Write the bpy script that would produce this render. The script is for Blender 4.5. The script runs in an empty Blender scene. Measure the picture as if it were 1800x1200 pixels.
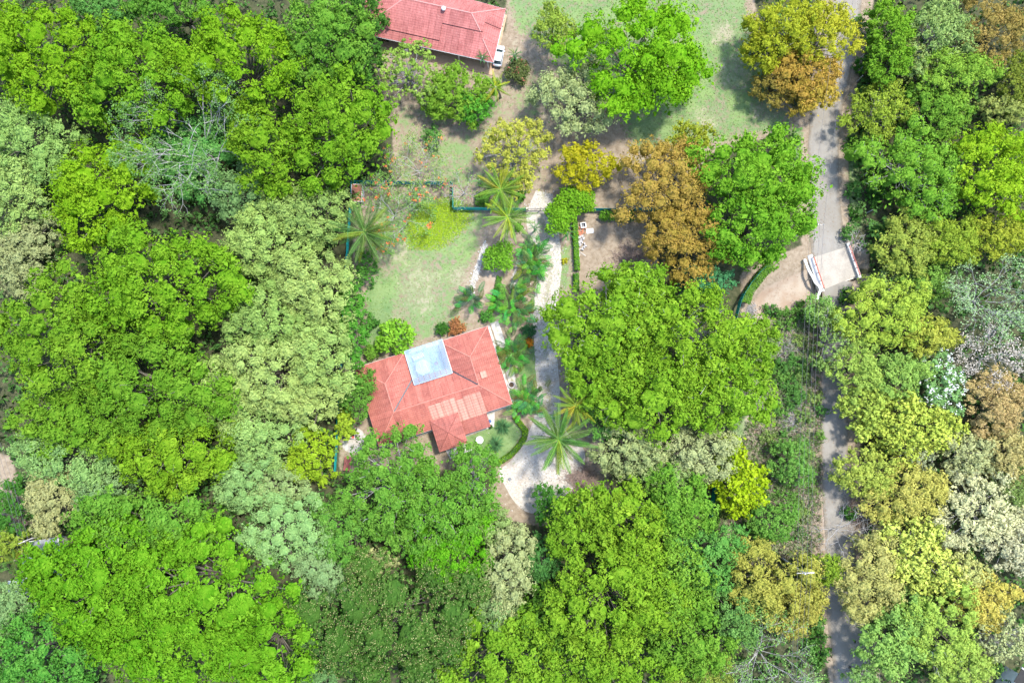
import bpy, math, random
import numpy as np
from mathutils import Vector, Matrix

# ---------------------------------------------------------------- camera, sky, sun, exposure
scene = bpy.context.scene
CAM_H, TILT, FPX = 120.0, math.radians(3.0), 1200.0
SUN_AZ, SUN_EL = math.radians(38.0), math.radians(66.0)      # azimuth measured from +X towards +Y
cam_d = bpy.data.cameras.new('camera'); cam = bpy.data.objects.new('camera', cam_d)
scene.collection.objects.link(cam)
cam_d.sensor_width = 36.0; cam_d.lens = 24.0; cam_d.clip_end = 6000.0; cam_d.clip_start = 1.0
cam.location = (0, 0, CAM_H); cam.rotation_euler = (TILT, 0, 0)
scene.camera = cam
world = bpy.data.worlds.new('World'); scene.world = world; world.use_nodes = True
wn = world.node_tree.nodes; wl = world.node_tree.links
sky = wn.new('ShaderNodeTexSky'); sky.sky_type = 'NISHITA'; sky.sun_disc = False
sky.sun_elevation = SUN_EL; sky.sun_rotation = math.radians(90) - SUN_AZ
bg = wn['Background']; wl.new(sky.outputs[0], bg.inputs[0]); bg.inputs[1].default_value = 0.15
sun_d = bpy.data.lights.new('sun', 'SUN'); sun_d.energy = 2.0; sun_d.angle = math.radians(6.0)
sun_d.color = (1.0, 0.965, 0.90)
sun = bpy.data.objects.new('sun', sun_d); scene.collection.objects.link(sun)
sdir = Vector((math.cos(SUN_AZ)*math.cos(SUN_EL), math.sin(SUN_AZ)*math.cos(SUN_EL), math.sin(SUN_EL)))
sun.rotation_euler = sdir.to_track_quat('Z', 'Y').to_euler(); sun.location = (60, 50, 150)
vs = scene.view_settings
vs.view_transform = 'Standard'; vs.look = 'None'; vs.gamma = 1.0; vs.use_curve_mapping = False
vs.exposure = 1.85
cy = scene.cycles
cy.max_bounces = 7; cy.diffuse_bounces = 4; cy.glossy_bounces = 2; cy.transmission_bounces = 4
cy.transparent_max_bounces = 8; cy.caustics_reflective = False; cy.caustics_refractive = False

# ---------------------------------------------------------------- helpers
C = scene.collection
PI = math.pi
CT, ST = math.cos(TILT), math.sin(TILT)

def at(px, py, z=0.0):
    """survey point: picture coordinates (1800 x 1200) at a known height -> place in metres"""
    dx, dy, dz = (px-900)/FPX, -(py-600)/FPX, -1.0
    wy, wz = dy*CT - dz*ST, dy*ST + dz*CT
    t = (z-CAM_H)/wz
    return Vector((dx*t, wy*t, z))

def to_px(x, y):
    dy = y; dz = -CAM_H
    cyy = dy*CT + dz*ST; cz = -dy*ST + dz*CT
    return 900 + x/(-cz)*FPX, 600 - cyy/(-cz)*FPX

def mpp(z): return (CAM_H-z)/FPX          # metres per picture unit at a height

def smooth(a, b, x):
    t = np.clip((x-a)/(b-a), 0, 1); return t*t*(3-2*t)

CREEK = [(1230,575),(1300,560),(1370,530),(1430,500),(1475,478),(1530,478),(1600,505),(1700,520)]
CREEK_W = [at(*p) for p in CREEK]
def seg_dist(x, y, pts):
    d = np.full(np.shape(x), 1e9)
    for a, b in zip(pts[:-1], pts[1:]):
        ax, ay, bx, by = a[0], a[1], b[0], b[1]
        t = np.clip(((x-ax)*(bx-ax)+(y-ay)*(by-ay))/((bx-ax)**2+(by-ay)**2+1e-9), 0, 1)
        d = np.minimum(d, np.hypot(x-(ax+t*(bx-ax)), y-(ay+t*(by-ay))))
    return d
def gz(x, y):
    d = seg_dist(np.asarray(x, float), np.asarray(y, float), CREEK_W)
    w = smooth(16, 24, np.asarray(x, float)*1.0-28)     # only from the bank eastwards
    return -1.3*(1-smooth(1.2, 4.6, d))*smooth(34, 44, np.asarray(x, float))

def tag(o, label=None, cat=None, group=None, kind=None):
    if label: o['label'] = label
    if cat: o['category'] = cat
    if group: o['group'] = group
    if kind: o['kind'] = kind
    return o

def thing(name, label, cat, loc=(0,0,0), rotz=0.0, group=None):
    o = bpy.data.objects.new(name, None); C.objects.link(o)
    o.location = loc; o.rotation_euler = (0,0,rotz); o.empty_display_size = 0.3
    return tag(o, label, cat, group)

def obj(name, me, parent=None, mat=None, color=None):
    o = bpy.data.objects.new(name, me); C.objects.link(o)
    if mat and not me.materials: me.materials.append(mat)
    if parent: o.parent = parent
    if color is not None: o.color = (*color, 1.0)
    return o

class MB:
    def __init__(s): s.v = []; s.f = []
    def box(s, c, size, rz=0.0, R=None):
        n = len(s.v); hx, hy, hz = size[0]/2, size[1]/2, size[2]/2
        M = R if R is not None else Matrix.Rotation(rz, 3, 'Z')
        for z in (-hz, hz):
            for x, y in ((-hx,-hy),(hx,-hy),(hx,hy),(-hx,hy)):
                p = M @ Vector((x,y,z)); s.v.append((c[0]+p.x, c[1]+p.y, c[2]+p.z))
        s.f += [(n+3,n+2,n+1,n),(n+4,n+5,n+6,n+7)]+[(n+i,n+(i+1)%4,n+4+(i+1)%4,n+4+i) for i in range(4)]
        return s
    def beam(s, a, b, w, h):
        a = Vector(a); b = Vector(b); d = b-a
        q = d.to_track_quat('X', 'Z').to_matrix()
        return s.box((a+b)/2, (d.length, w, h), R=q)
    def prism(s, pts, z0, z1):
        n = len(s.v); k = len(pts)
        ar = sum(pts[i][0]*pts[(i+1)%k][1]-pts[(i+1)%k][0]*pts[i][1] for i in range(k))
        if ar < 0: pts = pts[::-1]
        s.v += [(p[0],p[1],z0) for p in pts]+[(p[0],p[1],z1) for p in pts]
        s.f += [tuple(range(n+k-1,n-1,-1)), tuple(range(n+k,n+2*k))]
        s.f += [(n+i,n+(i+1)%k,n+k+(i+1)%k,n+k+i) for i in range(k)]
        return s
    def tube(s, pts, rad, n=6, cap=True):
        pts = [Vector(p) for p in pts]; k = len(pts)
        if not hasattr(rad, '__len__'): rad = [rad]*k
        base = len(s.v); up = Vector((0.13,0.27,1)).normalized()
        for i, p in enumerate(pts):
            d = (pts[min(i+1,k-1)]-pts[max(i-1,0)])
            d = d.normalized() if d.length > 1e-6 else Vector((0,0,1))
            a = d.cross(up)
            if a.length < .05: a = d.cross(Vector((1,0,0)))
            a.normalize(); b = d.cross(a)
            for j in range(n):
                t = 2*PI*j/n
                q = p+(a*math.cos(t)+b*math.sin(t))*rad[i]
                s.v.append(tuple(q))
        for i in range(k-1):
            for j in range(n):
                s.f.append((base+i*n+j, base+i*n+(j+1)%n, base+(i+1)*n+(j+1)%n, base+(i+1)*n+j))
        if cap:
            s.f.append(tuple(base+j for j in range(n-1,-1,-1))); s.f.append(tuple(base+(k-1)*n+j for j in range(n)))
        return s
    def lathe(s, prof, n=16, c=(0,0,0)):
        base = len(s.v); k = len(prof)
        for r, z in prof:
            for j in range(n):
                t = 2*PI*j/n; s.v.append((c[0]+r*math.cos(t), c[1]+r*math.sin(t), c[2]+z))
        for i in range(k-1):
            for j in range(n):
                s.f.append((base+i*n+j, base+i*n+(j+1)%n, base+(i+1)*n+(j+1)%n, base+(i+1)*n+j))
        s.f.append(tuple(base+j for j in range(n-1,-1,-1))); s.f.append(tuple(base+(k-1)*n+j for j in range(n)))
        return s
    def mesh(s, name, mat=None, shade=False):
        me = bpy.data.meshes.new(name); me.from_pydata(s.v, [], s.f); me.update()
        if mat: me.materials.append(mat)
        if shade: me.polygons.foreach_set('use_smooth', [True]*len(me.polygons))
        return me
    def build(s, name, mat, parent=None, shade=False, color=None):
        return obj(name, s.mesh(name, mat, shade), parent, None, color)

# ---------------------------------------------------------------- materials
def new_mat(name):
    m = bpy.data.materials.new(name); m.use_nodes = True
    nt = m.node_tree; nt.nodes.clear()
    out = nt.nodes.new('ShaderNodeOutputMaterial')
    return m, nt, out
def N(nt, t, **kw):
    n = nt.nodes.new(t)
    for k, v in kw.items():
        if k.startswith('i_'): n.inputs[k[2:].replace('_',' ')].default_value = v
        else: setattr(n, k, v)
    return n
def mixc(nt, fac, a, b, bt='MIX'):
    m = nt.nodes.new('ShaderNodeMix'); m.data_type = 'RGBA'; m.blend_type = bt
    for s, v in ((m.inputs[0], fac), (m.inputs[6], a), (m.inputs[7], b)):
        if isinstance(v, (int, float)): s.default_value = v
        elif isinstance(v, tuple): s.default_value = (*v, 1) if len(v) == 3 else v
        else: nt.links.new(v, s)
    return m.outputs[2]
def mathn(nt, op, a, b=None, clamp=False):
    m = nt.nodes.new('ShaderNodeMath'); m.operation = op; m.use_clamp = clamp
    for s, v in ((m.inputs[0], a), (m.inputs[1], b)):
        if v is None: continue
        if isinstance(v, (int, float)): s.default_value = v
        else: nt.links.new(v, s)
    return m.outputs[0]
def noise(nt, scale, detail=4, rough=.55, vec=None, dist=0.0):
    n = N(nt, 'ShaderNodeTexNoise'); n.inputs['Scale'].default_value = scale
    n.inputs['Detail'].default_value = detail; n.inputs['Roughness'].default_value = rough
    n.inputs['Distortion'].default_value = dist
    if vec is not None: nt.links.new(vec, n.inputs['Vector'])
    return n.outputs['Fac']
def ramp(nt, fac, stops):
    r = N(nt, 'ShaderNodeValToRGB'); cr = r.color_ramp
    while len(cr.elements) < len(stops): cr.elements.new(.5)
    for e, (p, c) in zip(cr.elements, stops):
        e.position = p; e.color = (*c, 1) if len(c) == 3 else c
    nt.links.new(fac, r.inputs[0]); return r.outputs[0]
def step_(nt, x, a, b):
    m = N(nt, 'ShaderNodeMapRange'); m.interpolation_type = 'SMOOTHSTEP'
    m.inputs[1].default_value = a; m.inputs[2].default_value = b
    nt.links.new(x, m.inputs[0]); return m.outputs[0]
def objco(nt): return N(nt, 'ShaderNodeTexCoord').outputs['Object']
def geopos(nt): return N(nt, 'ShaderNodeNewGeometry').outputs['Position']
def bsdf(nt, out, col, rough=.7, bump=None, bstr=.3, bdist=.05, spec=.3, metal=0.0):
    p = N(nt, 'ShaderNodeBsdfPrincipled')
    p.inputs['Roughness'].default_value = rough; p.inputs['Specular IOR Level'].default_value = spec
    p.inputs['Metallic'].default_value = metal
    if isinstance(col, tuple): p.inputs['Base Color'].default_value = (*col, 1)
    else: nt.links.new(col, p.inputs['Base Color'])
    if bump is not None:
        b = N(nt, 'ShaderNodeBump'); b.inputs['Strength'].default_value = bstr; b.inputs['Distance'].default_value = bdist
        nt.links.new(bump, b.inputs['Height']); nt.links.new(b.outputs[0], p.inputs['Normal'])
    nt.links.new(p.outputs[0], out.inputs[0]); return p

def simple(name, col, rough=.6, var=.25, scale=2.0, spec=.3, metal=0.0, bstr=.15):
    m, nt, out = new_mat(name); v = geopos(nt)
    n1 = noise(nt, scale, 5, .6, v); n2 = noise(nt, scale*9, 3, .6, v)
    f = mathn(nt, 'ADD', mathn(nt, 'MULTIPLY', n1, .6), mathn(nt, 'MULTIPLY', n2, .4))
    c = mixc(nt, step_(nt, f, .3, .7), tuple(x*(1-var) for x in col), tuple(min(1, x*(1+var*.6)) for x in col))
    bsdf(nt, out, c, rough, n2, bstr, .02, spec, metal); return m

def foliage_mat(name, trans=.40, warm=.5):
    m, nt, out = new_mat(name)
    oi = N(nt, 'ShaderNodeObjectInfo'); base = oi.outputs['Color']
    t = N(nt, 'ShaderNodeAttribute', attribute_name='tint').outputs['Fac']
    fn = noise(nt, 5.5, 3, .7, objco(nt))
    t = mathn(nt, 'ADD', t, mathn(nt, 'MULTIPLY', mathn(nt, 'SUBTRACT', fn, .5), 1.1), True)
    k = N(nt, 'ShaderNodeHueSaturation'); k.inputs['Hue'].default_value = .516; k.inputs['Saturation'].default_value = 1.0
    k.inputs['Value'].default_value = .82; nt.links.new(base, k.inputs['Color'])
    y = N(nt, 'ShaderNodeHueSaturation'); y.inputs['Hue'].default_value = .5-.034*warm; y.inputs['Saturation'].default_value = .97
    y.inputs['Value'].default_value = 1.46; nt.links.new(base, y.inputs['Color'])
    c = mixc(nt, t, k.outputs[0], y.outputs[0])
    nr = N(nt, 'ShaderNodeAttribute', attribute_name='nrm')
    vt = N(nt, 'ShaderNodeVectorTransform', vector_type='NORMAL', convert_from='OBJECT', convert_to='WORLD')
    nt.links.new(nr.outputs['Vector'], vt.inputs[0])
    bp = N(nt, 'ShaderNodeBump'); bp.inputs['Strength'].default_value = .7; bp.inputs['Distance'].default_value = .25
    nt.links.new(fn, bp.inputs['Height']); nt.links.new(vt.outputs[0], bp.inputs['Normal'])
    d = N(nt, 'ShaderNodeBsdfDiffuse'); tr = N(nt, 'ShaderNodeBsdfTranslucent')
    tc = mixc(nt, .45, c, (.55,.75,.05), 'MULTIPLY'); tc = mixc(nt, .0, c, c)
    nt.links.new(c, d.inputs[0]); nt.links.new(tc, tr.inputs[0])
    nt.links.new(bp.outputs[0], d.inputs['Normal']); nt.links.new(vt.outputs[0], tr.inputs['Normal'])
    mx = N(nt, 'ShaderNodeMixShader'); mx.inputs[0].default_value = trans
    nt.links.new(d.outputs[0], mx.inputs[1]); nt.links.new(tr.outputs[0], mx.inputs[2])
    nt.links.new(mx.outputs[0], out.inputs[0]); return m

M = {}
M['leaf'] = foliage_mat('leaf_foliage')
M['frond'] = foliage_mat('palm_frond_green', .25, .2)
M['bark'] = simple('bark_grey_brown', (.17,.15,.12), .9, .45, 3.0)
M['bark_pale'] = simple('bark_pale_grey', (.36,.345,.33), .9, .3, 3.0)
M['bark_palm'] = simple('palm_trunk', (.26,.22,.18), .9, .4, 5.0)
M['twig'] = simple('dry_twig', (.30,.22,.18), .9, .45, 3.0)
M['white'] = simple('white_paint', (.62,.615,.60), .55, .12, 1.5)
M['cream'] = simple('cream_wall', (.62,.52,.40), .8, .15, .8)
M['terracotta_wall'] = simple('terracotta_wall', (.52,.27,.15), .8, .2, .8)
M['concrete'] = simple('concrete', (.52,.49,.44), .85, .25, .7)
M['deck'] = simple('bridge_deck_concrete', (.34,.305,.255), .9, .22, .5)
M['teal'] = simple('teal_fence_cloth', (.01,.36,.33), .6, .3, 1.2)
M['teal_post'] = simple('teal_post', (.01,.22,.21), .5, .2, 2)
M['darkmetal'] = simple('dark_metal', (.05,.05,.055), .45, .3, 2, .5, .4)
M['steel'] = simple('galvanised_steel', (.42,.44,.46), .45, .25, 2, .5, .6)
M['redrail'] = simple('red_painted_pipe', (.48,.10,.06), .5, .3, 2)
M['rubber'] = simple('tyre_rubber', (.025,.025,.025), .8, .2, 4)
M['wood'] = simple('weathered_wood', (.40,.36,.31), .9, .35, 4)
M['brick'] = simple('clay_brick', (.46,.18,.10), .85, .3, 4)
M['block'] = simple('grey_block', (.42,.40,.39), .9, .3, 3)
M['blue'] = simple('blue_plastic', (.03,.10,.26), .5, .2, 2)
M['red'] = simple('red_plastic', (.50,.08,.06), .5, .2, 2)
M['shadowroom'] = simple('painted_interior_shade', (.03,.028,.025), .9, .2, 2)
M['paving'] = simple('patio_paving', (.34,.39,.43), .7, .2, 1.2)
M['fabric'] = simple('white_canvas', (.80,.80,.79), .8, .06, 2)
M['terrace_tile'] = simple('terrace_tile', (.45,.30,.19), .8, .2, 1.0)
M['soil'] = simple('dark_soil', (.09,.06,.04), .95, .4, 3)
M['wire'] = simple('cable', (.10,.10,.11), .5, .1, 1)
M['flower_orange'] = foliage_mat('orange_flower', .2, .1)
M['crate_red'] = simple('red_board', (.24,.08,.07), .7, .25, 2)

def carpaint():
    m, nt, out = new_mat('silver_car_paint')
    p = bsdf(nt, out, (.62,.65,.68), .28, None, spec=.5, metal=.35)
    p.inputs['Coat Weight'].default_value = .6; p.inputs['Coat Roughness'].default_value = .06
    return m
M['car'] = carpaint()
def carglass():
    m, nt, out = new_mat('dark_window_glass'); p = bsdf(nt, out, (.02,.035,.04), .06, None, spec=.6); return m
M['glass_dark'] = carglass()
def lampglass():
    m, nt, out = new_mat('lamp_glass'); bsdf(nt, out, (.6,.6,.58), .1, None, spec=.6); return m
M['lamp'] = lampglass()

def roof_mat(name, col, dark, course=.36, rib=.21):
    m, nt, out = new_mat(name)
    uv = N(nt, 'ShaderNodeUVMap').outputs[0]
    sx = N(nt, 'ShaderNodeSeparateXYZ'); nt.links.new(uv, sx.inputs[0])
    pos = geopos(nt)
    oi = N(nt, 'ShaderNodeObjectInfo').outputs['Random']
    def saw(src, per):
        return mathn(nt, 'FRACT', mathn(nt, 'DIVIDE', src, per))
    r = saw(sx.outputs[0], rib); c_ = saw(sx.outputs[1], course)
    ribh = mathn(nt, 'SINE', mathn(nt, 'MULTIPLY', r, PI))
    lap = mathn(nt, 'GREATER_THAN', c_, .86)
    streak = N(nt, 'ShaderNodeMapping'); streak.inputs['Scale'].default_value = (2.2, .22, 1)
    nt.links.new(uv, streak.inputs[0])
    st = noise(nt, 1.6, 5, .65, streak.outputs[0])
    blot = noise(nt, .45, 5, .6, pos); fine = noise(nt, 5, 3, .6, pos)
    f = mathn(nt, 'ADD', mathn(nt, 'MULTIPLY', st, .5), mathn(nt, 'MULTIPLY', mathn(nt, 'ADD', blot, mathn(nt, 'MULTIPLY', mathn(nt, 'SUBTRACT', noise(nt, 1.4, 5, .7, pos), .5), .6)), .5))
    cc = mixc(nt, step_(nt, f, .30, .66), dark, col)
    hv = N(nt, 'ShaderNodeHueSaturation'); nt.links.new(cc, hv.inputs['Color'])
    nt.links.new(mathn(nt, 'ADD', mathn(nt, 'MULTIPLY', oi, .22), .88), hv.inputs['Value'])
    cc = mixc(nt, mathn(nt, 'MULTIPLY', lap, .45), hv.outputs[0], tuple(x*.45 for x in dark))
    cc = mixc(nt, mathn(nt, 'MULTIPLY', mathn(nt, 'LESS_THAN', r, .16), .38), cc, tuple(x*.5 for x in dark))
    pale = mathn(nt, 'MULTIPLY', step_(nt, fine, .58, .75), .42)
    cc = mixc(nt, pale, cc, (.55,.34,.28))
    h = mathn(nt, 'ADD', ribh, mathn(nt, 'MULTIPLY', c_, -.6))
    bsdf(nt, out, cc, .75, h, .55, .05, .2)
    return m
M['roof'] = roof_mat('salmon_tile_roof', (.41,.138,.10), (.26,.076,.058))
M['roof_porch'] = roof_mat('porch_tile_roof', (.38,.125,.095), (.23,.075,.06))
M['roof_pale'] = roof_mat('pale_clay_tile', (.47,.235,.175), (.40,.18,.13), .5, 1.1)
M['roof2'] = roof_mat('rose_tile_roof', (.40,.142,.125), (.25,.076,.067), .40, .24)
M['ridge'] = simple('ridge_cap', (.44,.175,.13), .75, .25, 1.5)
M['ridge2'] = simple('ridge_cap_rose', (.52,.23,.20), .75, .2, 1.5)
M['metal_roof'] = simple('grey_metal_roof', (.30,.32,.34), .5, .2, 1, .4, .3)

def pane_mat():
    m, nt, out = new_mat('translucent_blue_pane')
    pos = geopos(nt); n = noise(nt, .5, 4, .6, pos); n2 = noise(nt, 4, 3, .6, pos)
    c = mixc(nt, step_(nt, n, .35, .7), (.42,.50,.58), (.56,.63,.69))
    p = bsdf(nt, out, c, .25, None, .02, .01, .3)
    t = N(nt, 'ShaderNodeBsdfTransparent'); t.inputs[0].default_value = (.78,.89,.98,1)
    mx = N(nt, 'ShaderNodeMixShader'); mx.inputs[0].default_value = .26
    nt.links.new(t.outputs[0], mx.inputs[1]); nt.links.new(p.outputs[0], mx.inputs[2]); nt.links.new(mx.outputs[0], out.inputs[0])
    return m
M['pane'] = pane_mat()

def road_mat():
    m, nt, out = new_mat('packed_dirt_road')
    uv = N(nt, 'ShaderNodeUVMap').outputs[0]; sx = N(nt, 'ShaderNodeSeparateXYZ'); nt.links.new(uv, sx.inputs[0])
    pos = geopos(nt)
    a = noise(nt, .12, 5, .6, pos); b = noise(nt, 1.1, 6, .65, pos); g = noise(nt, 9, 3, .7, pos)
    mp = N(nt, 'ShaderNodeMapping'); mp.inputs['Scale'].default_value = (9, .09, 1); nt.links.new(uv, mp.inputs[0])
    s = noise(nt, 1.0, 4, .6, mp.outputs[0])
    c = mixc(nt, step_(nt, a, .38, .62), (.215,.195,.16), (.255,.24,.21))
    c = mixc(nt, mathn(nt, 'MULTIPLY', step_(nt, s, .42, .68), .45), c, (.20,.185,.165))
    c = mixc(nt, mathn(nt, 'MULTIPLY', step_(nt, b, .5, .75), .35), c, (.31,.285,.25))
    ed = mathn(nt, 'ABSOLUTE', mathn(nt, 'SUBTRACT', sx.outputs[0], .5))
    e2 = mathn(nt, 'ADD', ed, mathn(nt, 'MULTIPLY', mathn(nt, 'SUBTRACT', b, .5), .35))
    c = mixc(nt, step_(nt, e2, .36, .52), c, (.17,.14,.10))
    c = mixc(nt, mathn(nt, 'MULTIPLY', g, .25), c, (.18,.155,.13))
    bsdf(nt, out, c, .95, mathn(nt, 'ADD', b, mathn(nt, 'MULTIPLY', g, .4)), .5, .06, .1)
    return m
M['road'] = road_mat()
def gravel_mat(name, lo, hi, bits):
    m, nt, out = new_mat(name); pos = geopos(nt)
    a = noise(nt, .22, 5, .6, pos); b = noise(nt, 2.2, 6, .7, pos); g = noise(nt, 11, 3, .7, pos)
    c = mixc(nt, step_(nt, b, .3, .7), lo, hi)
    c = mixc(nt, mathn(nt, 'MULTIPLY', step_(nt, g, .52, .64), .5), c, bits)
    c = mixc(nt, mathn(nt, 'MULTIPLY', step_(nt, a, .5, .7), .5), c, (.29,.225,.165))
    c = mixc(nt, mathn(nt, 'MULTIPLY', step_(nt, noise(nt, .9, 4, .6, pos), .58, .7), .5), c, (.20,.24,.10))
    uv = N(nt, 'ShaderNodeUVMap').outputs[0]; sx = N(nt, 'ShaderNodeSeparateXYZ'); nt.links.new(uv, sx.inputs[0])
    mid = mathn(nt, 'ADD', mathn(nt, 'ABSOLUTE', mathn(nt, 'SUBTRACT', sx.outputs[0], .5)), mathn(nt, 'MULTIPLY', mathn(nt, 'SUBTRACT', b, .5), .5))
    ms = mathn(nt, 'SUBTRACT', 1.0, step_(nt, mid, .04, .20))
    c = mixc(nt, mathn(nt, 'MULTIPLY', ms, mathn(nt, 'MULTIPLY', step_(nt, noise(nt, .16, 3, .5, pos), .4, .6), .75)), c, (.21,.21,.11))
    bsdf(nt, out, c, .95, mathn(nt, 'ADD', b, g), .5, .05, .1)
    return m
M['gravel'] = gravel_mat('white_gravel', (.34,.305,.255), (.48,.445,.39), (.25,.22,.18))
M['walk'] = gravel_mat('pale_stone_walk', (.36,.335,.295), (.50,.475,.44), (.26,.24,.21))
def pebble_mat():
    m, nt, out = new_mat('white_pebble')
    oi = N(nt, 'ShaderNodeAttribute', attribute_name='tint').outputs['Fac']
    bsdf(nt, out, mixc(nt, oi, (.22,.20,.17), (.50,.485,.46)), .9); return m
M['pebble'] = pebble_mat()

def ground_mat():
    m, nt, out = new_mat('ground_soil_and_grass'); pos = geopos(nt)
    at_ = N(nt, 'ShaderNodeAttribute', attribute_name='zone'); sp = N(nt, 'ShaderNodeSeparateColor'); nt.links.new(at_.outputs['Color'], sp.inputs[0])
    grass, dry, sand = sp.outputs[0], sp.outputs[1], sp.outputs[2]
    n0 = noise(nt, .07, 4, .6, pos); n1 = noise(nt, .28, 6, .62, pos); n2 = noise(nt, 1.3, 6, .65, pos); n3 = noise(nt, 7, 4, .7, pos)
    lit = mixc(nt, step_(nt, n2, .3, .7), (.034,.045,.020), (.085,.085,.045))
    lit = mixc(nt, mathn(nt, 'MULTIPLY', step_(nt, n3, .55, .7), .5), lit, (.15,.13,.085))
    dirt = mixc(nt, step_(nt, n2, .3, .72), (.20,.155,.105), (.30,.245,.18))
    dirt = mixc(nt, mathn(nt, 'MULTIPLY', step_(nt, n3, .5, .7), .35), dirt, (.22,.16,.11))
    sandc = mixc(nt, step_(nt, n1, .35, .65), (.28,.205,.145), (.35,.295,.23))
    sandc = mixc(nt, mathn(nt, 'MULTIPLY', step_(nt, n3, .5, .7), .3), sandc, (.30,.22,.16))
    def thr(msk, w=.9):
        q = mathn(nt, 'ADD', msk, mathn(nt, 'MULTIPLY', mathn(nt, 'SUBTRACT', mathn(nt, 'ADD', mathn(nt, 'MULTIPLY', n1, .45), mathn(nt, 'MULTIPLY', n2, .55)), .5), w))
        return step_(nt, q, .36, .64)
    g = mixc(nt, step_(nt, n1, .35, .65), (.095,.175,.06), (.175,.245,.085))
    g = mixc(nt, mathn(nt, 'MULTIPLY', step_(nt, n3, .5, .72), .45), g, (.25,.28,.13))
    g = mixc(nt, mathn(nt, 'MULTIPLY', step_(nt, n0, .45, .6), .55), g, (.14,.20,.09))
    pale = mixc(nt, n3, (.21,.185,.115), (.36,.31,.23))
    q = thr(dry, 1.9)
    c = mixc(nt, thr(sp.outputs[0], 0.0), lit, lit)
    dm = N(nt, 'ShaderNodeAttribute', attribute_name='open').outputs['Fac']
    c = mixc(nt, thr(dm, .5), lit, dirt)
    c = mixc(nt, thr(sand, .5), c, sandc)
    c = mixc(nt, thr(grass, 1.7), c, g)
    c = mixc(nt, mathn(nt, 'MULTIPLY', q, .85), c, pale)
    bsdf(nt, out, c, .95, mathn(nt, 'ADD', n2, mathn(nt, 'MULTIPLY', n3, .5)), .6, .08, .1)
    return m
M['ground'] = ground_mat()
# ---------------------------------------------------------------- ground
def poly_in(px, py, poly, soft=14.0):
    """1 inside, 0 outside, softened over `soft` picture units"""
    inside = np.zeros(np.shape(px), bool); d = np.full(np.shape(px), 1e9)
    k = len(poly)
    for i in range(k):
        (ax, ay), (bx, by) = poly[i], poly[(i+1) % k]
        cond = ((ay > py) != (by > py))
        with np.errstate(divide='ignore', invalid='ignore'):
            xi = (bx-ax)*(py-ay)/(by-ay+1e-12)+ax
        inside ^= cond & (px < xi)
        t = np.clip(((px-ax)*(bx-ax)+(py-ay)*(by-ay))/((bx-ax)**2+(by-ay)**2+1e-9), 0, 1)
        d = np.minimum(d, np.hypot(px-(ax+t*(bx-ax)), py-(ay+t*(by-ay))))
    return smooth(-soft, soft, np.where(inside, d, -d))
def blob(px, py, cx, cy_, rx, ry):
    r = np.hypot((px-cx)/rx, (py-cy_)/ry); return 1-smooth(.35, 1.1, r)

ROAD = [(1500,-70,50),(1485,40,56),(1466,130,58),(1450,200,57),(1446,260,58),(1447,340,56),(1453,420,60),(1462,455,64),(1474,500,56),
        (1468,580,46),(1464,680,45),(1466,780,47),(1471,880,52),(1478,970,54),(1486,1060,64),(1497,1150,70),(1508,1240,76),(1520,1330,76)]
DRIVE = [(957,338,30),(952,352,48),(948,372,46),(951,395,50),(962,425,52),(969,455,44),(967,485,42),(960,520,40),(953,560,38),(957,610,36),
         (964,660,34),(966,710,34),(962,745,46),(955,775,60)]
def cl(strip): return [(a, b) for a, b, _ in strip]
OPEN_P = [[(625,325),(800,322),(800,368),(1010,330),(1140,345),(1165,520),(1010,545),(1000,700),(1060,760),(1075,880),(950,925),(855,905),(870,820),(640,835),(596,825),(600,660),(628,560),(620,450)],
          [(655,110),(700,60),(890,60),(890,-40),(1320,-40),(1340,80),(1410,225),(1250,270),(1150,385),(800,385),(800,330),(690,335),(690,230)],
          [(1300,480),(1420,425),(1445,520),(1445,985),(1275,975),(1280,860),(1325,760),(1385,600),(1310,570)],
          [(-60,790),(20,800),(50,900),(45,945),(-60,950)]]
GRASS_P = [([(648,335),(800,340),(862,378),(845,440),(800,545),(845,572),(700,615),(640,650),(636,560),(655,470)], .56),
           ([(880,-30),(1310,-30),(1335,80),(1400,228),(1250,258),(1110,275),(1085,205),(960,95),(905,55)], .60),
           ([(735,245),(842,228),(835,335),(755,335)], .52), ([(700,180),(760,190),(740,330),(700,320)], .45),
           ([(815,772),(880,732),(905,742),(922,760),(892,802),(862,817),(820,800)], .95),
           ([(905,600),(945,590),(952,690),(912,690)], .80), ([(985,425),(1008,425),(1004,505),(978,522)], .66),
           ([(925,120),(965,120),(950,250),(925,240)], .50), ([(1485,230),(1515,230),(1520,410),(1490,410)], .62),
           ([(1385,225),(1412,225),(1412,300),(1390,300)], .75), ([(1290,560),(1440,540),(1440,985),(1260,985)], .46),
           ([(690,190),(950,100),(960,330),(800,335),(690,335)], .40), ([(880,430),(905,420),(905,540),(870,540)], .35), ([(610,770),(660,790),(640,830),(600,820)], .4), ([(640,500),(700,480),(690,600),(640,640)], .8)]
DRY_B = [(740,500,75,80,.46),(815,490,50,45,.5),(690,445,60,40,.45),(1290,130,60,60,.46),(1250,205,60,44,.46),(1345,195,50,36,.5),(1270,60,40,40,.5),
         (760,405,60,30,.25),(1120,280,50,14,.7),(1390,735,26,60,.75),(1330,700,30,60,.6),(1385,610,22,45,.75),(1400,880,22,40,.5),(960,230,26,60,.55),
         (700,560,30,40,.45),(905,90,20,40,.5),(1060,440,30,24,.4),(620,785,26,26,.8),(945,880,24,24,.4),(770,225,40,16,.4),(1500,330,10,90,.45),(1440,880,14,70,.4)]
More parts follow.
